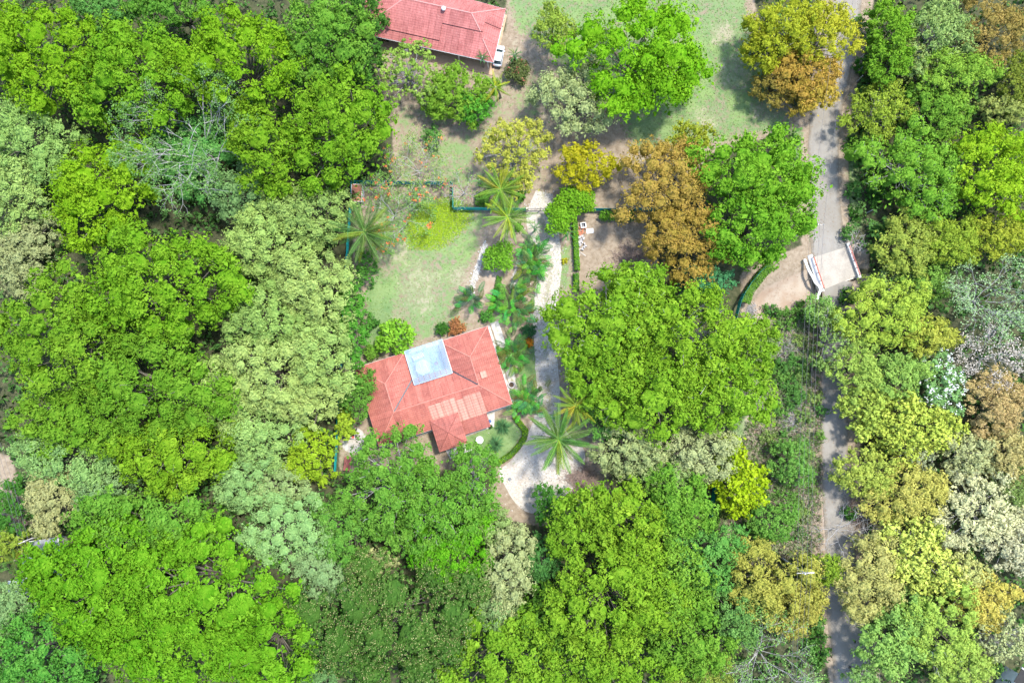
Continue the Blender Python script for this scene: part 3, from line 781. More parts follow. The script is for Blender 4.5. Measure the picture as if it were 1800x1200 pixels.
def window(h, mb_mat, c, w, hgt, along, depth=.08):
    """a window in a wall: frame with a pane under it"""
    f = MB(); sx = (w,depth) if along == 'x' else (depth,w)
    t = .08
    if along == 'x':
        for dx in (-w/2, w/2): f.box((c[0]+dx,c[1],c[2]), (t,depth,hgt+t))
        for dz in (-hgt/2, hgt/2): f.box((c[0],c[1],c[2]+dz), (w,depth*.9,t))
        p = MB().box(c, (w-.02,.03,hgt-.02))
    else:
        for dy in (-w/2, w/2): f.box((c[0],c[1]+dy,c[2]), (depth,t,hgt+t))
        for dz in (-hgt/2, hgt/2): f.box((c[0],c[1],c[2]+dz), (depth*.9,w,t))
        p = MB().box(c, (.03,w-.02,hgt-.02))
    o = f.build('window', M['white'], h); p.build('pane', M['glass_dark'], o)
def door(h, c, w, along):
    s = (w,.09,2.05) if along == 'x' else (.09,w,2.05)
    o = MB().box((c[0],c[1],1.03), s).build('door', M['wood'], h)
    q = (c[0]+(w*.38 if along == 'x' else .07), c[1]+(.07 if along == 'x' else w*.38), 1.05)
    MB().box(q, (.06,.10,.12)).build('handle', M['darkmetal'], o)

# --- the house with the salmon roof
ZE, ZR = 2.9, 4.45
A, B_, D_ = at(624,647,ZE), at(857,573,ZE), at(668,784,ZE)
ux = (B_-A); W_ = ux.length; rz = math.atan2(ux.y, ux.x); Dp = abs((D_-A).dot(Vector((math.sin(rz),-math.cos(rz),0))))
house = thing('tiled_house', 'long house with salmon tiled hip roof and glass-covered patio at the lawn', 'house', (A.x, A.y, 0), rz)
def L(u, v, z): return (u, -v, z)
ww = 4.4; vr = Dp-4.8; wu = W_-ww
roof = MB()
planes = [
 ([L(0,0,ZE),L(0,Dp,ZE),L(ww,vr,ZR),L(ww,4.2,ZR)], 'roof'),
 ([L(0,0,ZE),L(2*ww,0,ZE),L(ww,4.2,ZR)], 'roof'),
 ([L(2*ww,0,ZE),L(2*ww,vr-ww,ZE),L(ww,vr,ZR),L(ww,4.2,ZR)], 'roof'),
 ([L(2*ww,vr-ww,ZE),L(W_-2*ww,vr-ww,ZE),L(wu,vr,ZR),L(ww,vr,ZR)], 'roof'),
 ([L(W_-2*ww,0,ZE),L(W_-2*ww,vr-ww,ZE),L(wu,vr,ZR),L(wu,4.2,ZR)], 'roof'),
 ([L(W_-2*ww,0,ZE),L(W_,0,ZE),L(wu,4.2,ZR)], 'roof'),
 ([L(W_,0,ZE),L(W_,Dp,ZE),L(wu,vr,ZR),L(wu,4.2,ZR)], 'roof'),
 ([L(0,Dp,ZE),L(W_,Dp,ZE),L(wu,vr,ZR),L(ww,vr,ZR)], 'roof')]
for p, _ in planes: under(roof, p)
ro = roof.build('roof', M['soil'], house)
for i, (p, m) in enumerate(planes): roof_plane(ro, p, M[m], 1.1, .0, None, 40+i)
# the pale clay tiles relaid on the front slope, in steps along the top
sl = (ZR-ZE)/(Dp-vr)
def south(v): return ZE+(Dp-v)*sl
for (u0,u1,v0,v1) in ((10.1,12.6,9.95,Dp+.15),(12.62,14.9,9.85,Dp+.15),(14.92,16.2,10.5,Dp+.1),(16.22,19.3,10.2,Dp+.1)):
    roof_plane(ro, [L(u0,v1,south(v1)),L(u1,v1,south(v1)),L(u1,v0,south(v0)),L(u0,v0,south(v0))], M['roof_pale'], .78, .085, None, int(u0*10))
roof_plane(ro, [L(20.2,7.1,ZR-.08),L(20.2,8.4,ZR-.08),L(21.2,8.4,ZR-.42),L(21.2,7.1,ZR-.42)], M['roof_pale'], 1.4, .08, None, 3)
# lean-to along the terrace
lt = [L(13.6,Dp+2.55,ZE-.62),L(19.15,Dp+2.55,ZE-.62),L(19.15,Dp-.1,ZE-.02),L(13.6,Dp-.1,ZE-.02)]
lm = MB(); under(lm, lt); lo = lm.build('terrace_roof', M['soil'], house); roof_plane(lo, lt, M['roof_porch'], 1.1, 0, None, 61)
# porch with a small pyramid roof
pu0,pu1,pv0,pv1,pz,pa = 9.65,14.65,12.5,17.95,3.52,4.55; pc = L((pu0+pu1)/2,(pv0+pv1)/2,pa)
pm = MB(); pp = [[L(pu0,pv1,pz),L(pu1,pv1,pz),pc],[L(pu1,pv1,pz),L(pu1,pv0,pz),pc],[L(pu1,pv0,pz),L(pu0,pv0,pz),pc],[L(pu0,pv0,pz),L(pu0,pv1,pz),pc]]
for p in pp: under(pm, p)
po = pm.build('porch_roof', M['soil'], house)
for i, p in enumerate(pp): roof_plane(po, p, M['roof_porch'], .95, 0, None, 70+i)
for q in (L(pu0,pv0,pz),L(pu1,pv0,pz),L(pu1,pv1,pz),L(pu0,pv1,pz)): cap(po, q, pc, M['roof_porch'], .16, lift=.05)
for a, b in ((L(0,0,ZE),L(ww,4.2,ZR)),(L(2*ww,0,ZE),L(ww,4.2,ZR)),(L(ww,4.2,ZR),L(ww,vr,ZR)),(L(0,Dp,ZE),L(ww,vr,ZR)),(L(ww,vr,ZR),L(wu,vr,ZR)),
             (L(wu,4.2,ZR),L(wu,vr,ZR)),(L(W_,0,ZE),L(wu,4.2,ZR)),(L(W_-2*ww,0,ZE),L(wu,4.2,ZR)),(L(W_,Dp,ZE),L(wu,vr,ZR))): cap(ro, a, b, M['ridge'], .2)
for a, b in ((L(2*ww,vr-ww,ZE),L(ww,vr,ZR)),(L(W_-2*ww,vr-ww,ZE),L(wu,vr,ZR))):
    mb = MB(); mb.beam(Vector(a)+Vector((0,0,.085)), Vector(b)+Vector((0,0,.085)), .22, .03); mb.build('valley_gutter', M['darkmetal'], ro)
for a, b in ((L(0,0,ZE),L(0,Dp,ZE)),(L(0,Dp,ZE),L(pu0-.05,Dp,ZE)),(L(19.2,Dp,ZE),L(W_,Dp,ZE)),(L(W_,0,ZE),L(W_,Dp,ZE)),(L(0,0,ZE),L(2*ww,0,ZE)),(L(W_-2*ww,0,ZE),L(W_,0,ZE))):
    mb = MB(); a = Vector(a); b = Vector(b); d = (b-a).normalized()
    mb.beam(a-Vector((0,0,.10)), b-Vector((0,0,.10)), .10, .14); mb.build('gutter', M['white'], ro)
wm = MB(); o = .75                                        # walls, set back under the eaves
for (x0,y0,x1,y1) in ((o,o,o,Dp-o),(o,Dp-o,W_-o,Dp-o),(W_-o,Dp-o,W_-o,o),(o,o,2*ww-o,o),(W_-2*ww+o,o,W_-o,o),(2*ww-o,o,2*ww-o,vr-ww),(W_-2*ww+o,o,W_-2*ww+o,vr-ww),(2*ww-o,vr-ww+.2,W_-2*ww+o,vr-ww+.2)):
    cx, cy2 = (x0+x1)/2, (y0+y1)/2; dx, dy = abs(x1-x0), abs(y1-y0)
    wm.box(L(cx, cy2, 1.3), (dx+.2 if dx > dy else .2, .2 if dx > dy else dy-.2, 3.0))
wm.build('wall', M['cream'], house)
for u in (3.0, 6.6): window(house, None, L(u, Dp-o+.10, 1.5), 1.5, 1.2, 'x')
for u in (20.6, 22.4): window(house, None, L(u, Dp-o+.10, 1.5), 1.1, 1.2, 'x')
for v in (3.2, 7.0, 11.2): window(house, None, L(W_-o+.10, v, 1.5), 1.4, 1.2, 'y'); window(house, None, L(o-.10, v, 1.5), 1.4, 1.2, 'y')
door(house, L(12.1, Dp-o+.11, 0), 1.3, 'x'); door(house, L(16.4, Dp-o+.11, 0), 1.1, 'x')
MB().prism([L(-.35,-.3,0)[:2],L(W_+.35,-.3,0)[:2],L(W_+.35,Dp+.45,0)[:2],L(-.35,Dp+.45,0)[:2]], -.15, .10).build('plinth', M['concrete'], house)
MB().prism([L(13.4,Dp+.452,0)[:2],L(20.5,Dp+.452,0)[:2],L(19.6,Dp+2.9,0)[:2],L(13.4,Dp+3.0,0)[:2]], -.15, .13).build('terrace', M['walk'], house)
MB().prism([L(9.5,Dp+.452,0)[:2],L(13.398,Dp+.452,0)[:2],L(14.7,Dp+5.6,0)[:2],L(10.6,Dp+6.0,0)[:2]], -.15, .12).build('porch_step', M['concrete'], house)
for u, v, z in ((pu0+.3,pv1-.3,pz),(pu1-.3,pv1-.3,pz),(18.9,Dp+2.3,ZE-.6),(16.5,Dp+2.3,ZE-.6)):
    MB().box(L(u,v,z/2-.05), (.24,.24,z)).build('column', M['cream'], house)
# glass roofed patio in the court
gu0,gu1,gv0,gv1,gz0,gz1 = 8.95,15.75,-.15,5.85,3.22,3.62
MB().prism([L(gu0,-.298,0)[:2],L(gu1,-.298,0)[:2],L(gu1,4.6,0)[:2],L(gu0,4.6,0)[:2]], .06, .14).build('patio_floor', M['paving'], house)
gr = MB()
for a, b in ((L(gu0,gv0,gz0),L(gu1,gv0,gz0)),(L(gu0,gv1,gz1),L(gu1,gv1,gz1)),(L(gu0,gv0,gz0),L(gu0,gv1,gz1)),(L(gu1,gv0,gz0),L(gu1,gv1,gz1))): gr.beam(a, b, .10, .12)
go = gr.build('patio_roof', M['steel'], house)
npan = 7
for i in range(npan):
    a = gu0+(gu1-gu0)*i/npan+.05; b = gu0+(gu1-gu0)*(i+1)/npan-.05
    me = MB(); zz = .06; V = [L(a,gv0-.1,gz0+zz-.007),L(b,gv0-.1,gz0+zz-.007),L(b,gv1+.1,gz1+zz+.007),L(a,gv1+.1,gz1+zz+.007)]
    me.v = [Vector(v) for v in V]+[Vector(v)+Vector((0,0,.02)) for v in V]; me.v = [tuple(v) for v in me.v]
    me.f = [(0,1,2,3),(7,6,5,4),(0,4,5,1),(1,5,6,2),(2,6,7,3),(3,7,4,0)]; me.build('pane', M['pane'], go)
    if i: MB().beam(L(a-.05,gv0,gz0+.05), L(a-.05,gv1,gz1+.05), .025, .06).build('glazing_bar', M['steel'], go)
for u in (gu0+.1, (gu0+gu1)/2, gu1-.1): MB().box(L(u,gv0+.1,gz0/2), (.12,.12,gz0-.1)).build('patio_post', M['white'], house)
MB().box(L(11.4,gv1+.0,3.42), (4.6,.06,.18)).build('flashing', M['darkmetal'], go)
def hw(u, v, z=0): return house.matrix_basis @ Vector(L(u, v, z)) if False else Vector((A.x,A.y,0))+Matrix.Rotation(rz,3,'Z') @ Vector(L(u,v,z))
# patio furniture under the glass
p = hw(11.1,3.35,.14); t = thing('patio_umbrella', 'white six-sided patio umbrella under the glass patio roof', 'umbrella', p, rz+.2)
MB().lathe([(.30,0),(.30,.06),(.03,.10)], 12).build('base', M['block'], t)
MB().tube([(0,0,.08),(0,0,2.75)], .025, 8).build('pole', M['steel'], t)
mb = MB(); mb.v = [(0,0,2.8)]+[(1.42*math.cos(i*PI/3),1.42*math.sin(i*PI/3),2.3) for i in range(6)]+[(1.42*math.cos(i*PI/3),1.42*math.sin(i*PI/3),2.15) for i in range(6)]
mb.f = [(0,1+i,1+(i+1)%6) for i in range(6)]+[(1+i,7+i,7+(i+1)%6,1+(i+1)%6) for i in range(6)]; mb.build('canopy', M['fabric'], t)
for i in range(6): MB().tube([(0,0,2.76),(1.40*math.cos(i*PI/3),1.40*math.sin(i*PI/3),2.27)], .014, 5).build('rib', M['steel'], t)
p = hw(10.6,1.2,.14); t = thing('patio_sofa', 'white sofa beside the umbrella under the glass patio roof', 'sofa', p, rz+.15)
MB().box((0,0,.22), (2.0,.8,.28)).build('seat', M['fabric'], t); MB().box((0,.36,.55), (2.0,.16,.42)).build('backrest', M['fabric'], t)
for s in (-1,1): MB().box((s*.93,-.02,.45), (.15,.74,.24)).build('armrest', M['fabric'], t); MB().box((s*.9,-.3,.04), (.07,.07,.09)).build('leg', M['darkmetal'], t); MB().box((s*.9,.3,.04), (.07,.07,.09)).build('leg', M['darkmetal'], t)
def chair(name, label, p, r, mat, group=None):
    t = thing(name, label, 'chair', p, r, group)
    MB().box((0,0,.44), (.5,.5,.05)).build('seat', mat, t); MB().box((0,.26,.72), (.5,.05,.56)).build('backrest', mat, t)
    for x in (-.21,.21):
        for y in (-.21,.21): MB().box((x,y,.21), (.05,.05,.43)).build('leg', mat, t)
    return t
chair('patio_chair', 'red patio chair near the umbrella under the glass roof', hw(13.3,3.3,.14), rz-1.0, M['red'])
t = thing('patio_table', 'round white table under the patio umbrella', 'table', hw(11.75,3.35,.14), rz)
MB().lathe([(.55,.70),(.55,.74)], 18).build('tabletop', M['white'], t)
for i in range(3): MB().beam((.42*math.cos(i*2.09),.42*math.sin(i*2.09),0), (.1*math.cos(i*2.09),.1*math.sin(i*2.09),.70), .04, .04).build('leg', M['white'], t)

# --- the second house, roof running out of the frame at the top
z2, z2r = 3.0, 5.1; c2 = at(867,110,z2); e2 = at(673,67,z2); ed = (c2-e2).normalized(); r2 = math.atan2(ed.y, ed.x)
h2 = thing('tiled_house', 'rose tiled house with stepped roof and round white roof vent, silver car alongside', 'house', (c2.x, c2.y, 0), r2)
W2, N2, RN = 24.4, 10.4, 6.6; ra, rb = (-17.2, RN, z2r), (-5.3, RN, z2r)
S2 = [(-W2,0,z2),(0,0,z2),rb,ra]; E2 = [(0,0,z2),(0,N2-.6,z2),rb]; W2p = [(-W2,0,z2),(-W2,N2+.6,z2),ra]; N2p = [(-W2,N2+.6,z2),(0,N2-.6,z2),rb,ra]
mb = MB()
for p in (S2,E2,W2p,N2p): under(mb, p)
ro2 = mb.build('roof', M['soil'], h2)
for i, p in enumerate((S2,E2,W2p,N2p)): roof_plane(ro2, p, M['roof2'], 1.2, 0, None, 80+i)
def reg(x0=None, x1=None, y0=None, y1=None):
    r = []
    if x0 is not None: r.append(((x0,0,0),(1,0,0)))
    if x1 is not None: r.append(((x1,0,0),(-1,0,0)))
    if y0 is not None: r.append(((0,y0,0),(0,1,0)))
    if y1 is not None: r.append(((0,y1,0),(0,-1,0)))
    return r
roof_plane(ro2, S2, M['roof2'], 1.2, .16, reg(x1=-9.95, y0=1.5), 90, .07)
roof_plane(ro2, S2, M['roof2'], 1.2, .16, reg(x0=-9.95, y0=4.25), 91, .07)
roof_plane(ro2, E2, M['roof2'], 1.2, .16, reg(y0=4.3, x1=-2.9), 92, .07)
roof_plane(ro2, E2, M['roof2'], 1.2, .13, reg(y0=6.1), 93, .05)
roof_plane(ro2, W2p, M['roof2'], 1.2, .16, reg(x0=-23), 94, .07)
roof_plane(ro2, N2p, M['roof2'], 1.2, .16, reg(y1=9), 95, .07)
for a, b, m in ((ra,rb,'ridge2'),(rb,(-3.2,4.2,z2+1.30),'ridge2'),((-2.6,3.2,z2+1.02),(0,0,z2),'ridge2'),(ra,(-W2,0,z2),'ridge2'),(rb,(0,N2-.6,z2),'ridge2')): cap(ro2, a, b, M[m], .22, lift=.24 if a in (ra,rb) and b != (0,0,z2) else .08)
for a, b in (((-W2,0,z2),(0,0,z2)),((0,0,z2),(0,N2-.6,z2)),((-W2,0,z2),(-W2,N2+.6,z2)),((-W2,N2+.6,z2),(0,N2-.6,z2))):
    MB().beam(Vector(a)-Vector((0,0,.10)), Vector(b)-Vector((0,0,.10)), .16, .18).build('gutter', M['white'], ro2)
v = MB().lathe([(.12,0),(.12,.35),(.22,.40),(.36,.55),(.40,.72),(.34,.90),(.18,1.0),(.04,1.04)], 14); t_ = v.build('roof_vent', M['white'], h2, True); t_.location = (-10.1, 6.15, z2r-.12)
mb = MB(); o = 1.5
for (x0,y0,x1,y1) in ((-W2+o,o,-o,o),(-o,o,-o,N2-2),(-W2+o,o,-W2+o,N2-1),(-W2+o,N2-1,-o,N2-2)):
    mb.beam((x0,y0,1.4),(x1,y1,1.4), .2, 3.1)
mb.build('wall', M['terracotta_wall'], h2)
for x in (-3.2,-7.0,-13.5,-18.5): window(h2, None, (x,o-.11,1.6), 1.6, 1.2, 'x')
for y in (3.0,6.2): window(h2, None, (-o+.11,y,1.6), 1.4, 1.2, 'y')
door(h2, (-10.2,o-.12,0), 1.1, 'x')
MB().prism([(-W2-.2,-1.0),(.1,-1.0),(.1,N2),(-W2-.2,N2)], -.15, .09).build('plinth', M['terrace_tile'], h2)
for x in (-1.0,-6.3,-11.6,-17.0): MB().box((x,.05,1.45), (.16,.16,2.9)).build('column', M['white'], h2)

# --- small buildings at the edges
p = at(627,339,2.2); t = thing('garden_shed', 'small shed with brown slatted roof and white frame in the fence corner', 'shed', (p.x,p.y,0), math.radians(-2))
MB().prism([(-.85,-1.35),(.85,-1.35),(.85,1.35),(-.85,1.35)], -.1, 2.1).build('wall', M['white'], t)
for y in np.linspace(-1.4,1.4,12): MB().box((0,float(y),2.24), (1.75,.17,.05), 0).build('roof_slat', M['brick'], t)
for s in (-1,1): MB().box((s*.93,0,2.22), (.09,3.1,.16)).build('roof_beam', M['white'], t); MB().box((0,s*1.52,2.17), (1.77,.09,.16)).build('roof_beam', M['white'], t)
MB().box((.2,-1.38,1.0), (.8,.06,1.9)).build('door', M['wood'], t)
p = at(74,985,3.0); t = thing('metal_shed', 'grey metal shed roof with white edge half hidden under trees', 'shed', (p.x,p.y,0), math.radians(8))
MB().box((0,0,1.45), (5.2,6.4,3.0)).build('wall', M['white'], t)
for i in range(6): MB().box((-2.55+1.02*i,0,3.05+.01*(i%2)), (1.0,6.9,.05)).build('roof_sheet', M['metal_roof'], t)
for s in (-1,1): MB().box((0,s*3.5,3.06), (6.4,.14,.2)).build('fascia', M['white'], t); MB().box((s*3.14,0,3.05), (.14,6.86,.2)).build('fascia', M['white'], t)
MB().box((-2.63,-1,1), (.06,1,2)).build('door', M['wood'], t)
p = at(36,1034,2.4); t = thing('carport', 'small dark grey carport roof beside the drooping palm', 'carport', (p.x,p.y,0), math.radians(5))
for i in range(4): MB().box((-1.5+i,0,2.5+.01*(i%2)), (.98,3.0,.05)).build('roof_sheet', M['metal_roof'], t)
for x in (-1.7,1.7):
    for y in (-1.3,1.3): MB().box((x,y,1.2), (.1,.1,2.56)).build('post', M['steel'], t)
p = at(1800,1200,3.4); t = thing('white_house', 'corner of a white house with terracotta roof and dark opening', 'house', (p.x,p.y,0), math.radians(-33))
MB().box((2.2,-2.6,1.6), (7.0,7.0,3.4)).build('wall', M['white'], t)
MB().box((-.6,.55,3.42), (1.9,2.6,.06)).build('opening', M['shadowroom'], t)  # flat dark slab; its near-black colour stands in for shade in the opening
for i in range(6): MB().box((2.0+.9*i,-2.4,3.5+.02*(i%2)), (.88,7.4,.08)).build('roof_panel', M['brick'], t)
for a in (((-.6,1.95,3.45),(2.2,.22,.3)),((.55,.4,3.45),(.22,2.9,.3))): MB().box(*a).build('parapet', M['white'], t)
window(t, None, (2.2,.92,1.6), 1.6, 1.2, 'x'); door(t, (4.6,.92,0), 1.0, 'x')
p = at(610,815,1.6); t = thing('red_bench_box', 'red-roofed garden box beside the teal fence behind the house', 'box', (p.x,p.y,0), math.radians(-6))
MB().box((0,0,.6), (1.1,2.1,1.3)).build('body', M['wood'], t)
for i in range(4): MB().box((-.46+.31*i,0,1.29), (.3,2.4,.06)).build('lid_board', M['crate_red'], t)

# ---------------------------------------------------------------- bridge
bl0,bl1,br1,br0 = at(1428,453),at(1446,507),at(1506,485),at(1488,434)
t = thing('concrete_bridge', 'concrete road bridge with white parapets and red pipe rails over the dry creek', 'bridge', ((bl0+br1)/2))
o_ = Vector(t.location); lc = lambda v: v-o_
MB().prism([tuple(lc(q)[:2]) for q in (bl0,br0,br1,bl1)], -.45, .03).build('deck', M['deck'], t)
q0,q1,q2,q3 = (lc(at(*p)) for p in ((1444,450),(1483,435),(1498,488),(1450,508)))
MB().prism([tuple(q[:2]) for q in (q0,q1,q2,q3)], .028, .055).build('wearing_slab', M['deck'], t)
for a, b in ((bl0,br0),(bl1,br1)): MB().beam(lc(a)+Vector((0,0,-.9)), lc(b)+Vector((0,0,-.9)), .5, 1.1).build('abutment', M['concrete'], t)
for (P0,P1,sd) in ((bl0,bl1,-1),(br0,br1,1)):
    d = (P1-P0).normalized(); nn = Vector((-d.y,d.x,0))*(-sd)
    if nn.x*sd < 0: nn = -nn
    P0_, P1_ = lc(P0), lc(P1)
    prof = [(0.0,-.5),(0.0,.42),(.28,.42),(.75,.05),(.8,-.5)]
    mb = MB(); V = []
    for e_ in (P0_-d*.6, P1_+d*.5): V += [tuple(e_+nn*(x+.02)+Vector((0,0,z))) for x, z in prof]
    mb.v = V; k = 5; mb.f = [(0,1,2,3,4),(9,8,7,6,5)]+[(i,5+i,5+(i+1)%5,(i+1)%5) for i in range(5)]
    mb.build('parapet', M['white'], t)
    rl = MB()
    rl.tube([tuple(P0_+nn*.14+Vector((0,0,1.0))), tuple((P0_+P1_)/2+nn*.16+Vector((0,0,1.02))), tuple(P1_+nn*.14+Vector((0,0,.98)))], .06, 8)
    rl.tube([tuple(P0_+nn*.14+Vector((0,0,.68))), tuple(P1_+nn*.14+Vector((0,0,.68)))], .04, 8)
    ra_ = rl.build('railing', M['redrail'], t)
    for i in range(5):
        q = P0_.lerp(P1_, i/4)+nn*.14; MB().box(q+Vector((0,0,.68)), (.09,.09,.62)).build('rail_post', M['darkmetal'], ra_)
gr_ = thing('guard_rail', 'crumpled white guard rail trailing from the bridge parapet beside the creek', 'guard rail', at(1441,510))
o_ = Vector(gr_.location); pts = [at(1414,456,.6),at(1421,474,.62),at(1429,488,.55),at(1433,497,.6),at(1440,503,.55),at(1442,509,.6),at(1436,526,.6)]
mb = MB()
for a, b in zip(pts[:-1], pts[1:]): mb.beam(a-o_, b-o_, .42, .24)
mb.build('rail', M['white'], gr_)
for q in pts[::2]: MB().box(Vector((q.x,q.y,-.25))-o_, (.12,.12,1.9)).build('post', M['steel'], gr_)

# ---------------------------------------------------------------- fences
def fence(label, pts, h=1.9, bay=2.6, post=None):
    W = [at(*p) for p in pts]; t = thing('mesh_fence', label, 'fence', W[0]); o_ = Vector(t.location)
    rng = random.Random(len(label)); path = []
    for a, b in zip(W[:-1], W[1:]):
        n = max(1, round((b-a).length/bay)); path += [a.lerp(b, i/n) for i in range(n)]
    path.append(W[-1])
    for i, q in enumerate(path):
        q = q-o_; MB().tube([(q.x,q.y,-.3),(q.x,q.y,h+.08)], .045, 6).build('post', M['teal_post'], t)
        if i+1 < len(path):
            r = path[i+1]-o_; mb = MB(); d = r-q; k = 5; nn = Vector((-d.y,d.x,0)).normalized(); base = 0; s = rng.uniform(.05,.16)
            for j in range(k+1):
                w = q+d*(j/k); off = nn*(s*math.sin(PI*j/k)); mb.v += [tuple(w+Vector((0,0,.04))), tuple(w+off+Vector((0,0,h*.55))), tuple(w+off*.3+Vector((0,0,h-.03*math.sin(PI*j/k))))]
            m = len(mb.v); mb.v += [(x+nn.x*.02,y+nn.y*.02,z) for x,y,z in mb.v]
            for j in range(k):
                for i2 in range(2):
                    f = (3*j+i2,3*(j+1)+i2,3*(j+1)+i2+1,3*j+i2+1); mb.f += [f, tuple(m+x for x in f[::-1])]
                mb.f.append((3*j+2,3*j+5,m+3*j+5,m+3*j+2))
            mb.build('fence_cloth', M['teal'], t)
    return t
fence('teal cloth fence behind the orange-blossomed bare tree', [(622,323),(700,324),(794,325)])
fence('short teal fence joining the two long runs at the step in the lawn boundary', [(796,326),(797,368)])
fence('teal cloth fence between the lawn corner and the driveway gate', [(798,369),(860,370),(926,371)])
fence('teal cloth fence from the driveway gate to the orange trees', [(972,371),(1060,371),(1140,371),(1230,374)])
fence('long teal fence along the forest edge beside the lawn and house', [(621,325),(618,365),(610,480),(604,590),(600,680),(596,735),(591,830)])
fence('curved teal fence with hedge along the creek bank', [(1352,458),(1346,465),(1330,481),(1315,499),(1304,516),(1298,530),(1290,560)], 1.7, 2.2)
fence('teal fence half buried in leaves beside the lime-yellow tree', [(1254,845),(1249,885),(1244,935)], 1.8)
g = thing('driveway_gate', 'dark sliding metal gate across the white gravel driveway', 'gate', at(949,371), 0)
gw = (at(970,371)-at(928,371)).length/2
mb = MB()
for z in (.15,1.75): mb.box((0,0,z), (2*gw,.06,.08))
for x in (-gw,0,gw): mb.box((x,0,.95), (.08,.07,1.7))
mb.build('gate_frame', M['darkmetal'], g)
for i in range(18): MB().box((-gw+.12+i*(2*gw-.24)/17,0,.95), (.05,.03,1.54)).build('gate_bar', M['darkmetal'], g)
for s in (-1,1): MB().box((s*(gw+.22),0,.95), (.3,.3,2.2)).build('gate_post', M['cream'], g)
for i, (px, py, lx, ly, ln) in enumerate([(1548,5,.5,.9,1.9),(1542,25,.5,.8,1.7),(1532,57,.9,.5,1.9),(1526,74,.9,.3,1.5),(1516,90,-.9,.2,1.7),(1507,107,.7,.6,1.7),(1506,129,.45,.8,1.7),(1506,144,.4,.8,1.6),(1509,250,.4,.7,1.4),(1511,291,.4,.7,1.2),(1513,312,.45,.7,1.4),(1522,375,.7,.5,1.2),(1524,398,.6,.5,1.2)]):
    q = at(px, py); z = 1.75; sc = ln*.28
    p_ = thing('fence_post', 'weathered pale wooden fence post leaning in the verge across the dirt road', 'post', q, 0, 'leaning posts along the road verge')
    MB().tube([(0,0,-.4),(lx*sc*.5,ly*sc*.5,z*.5),(lx*sc,ly*sc,z)], [.10,.095,.085], 7).build('post_shaft', M['bark_pale'], p_)
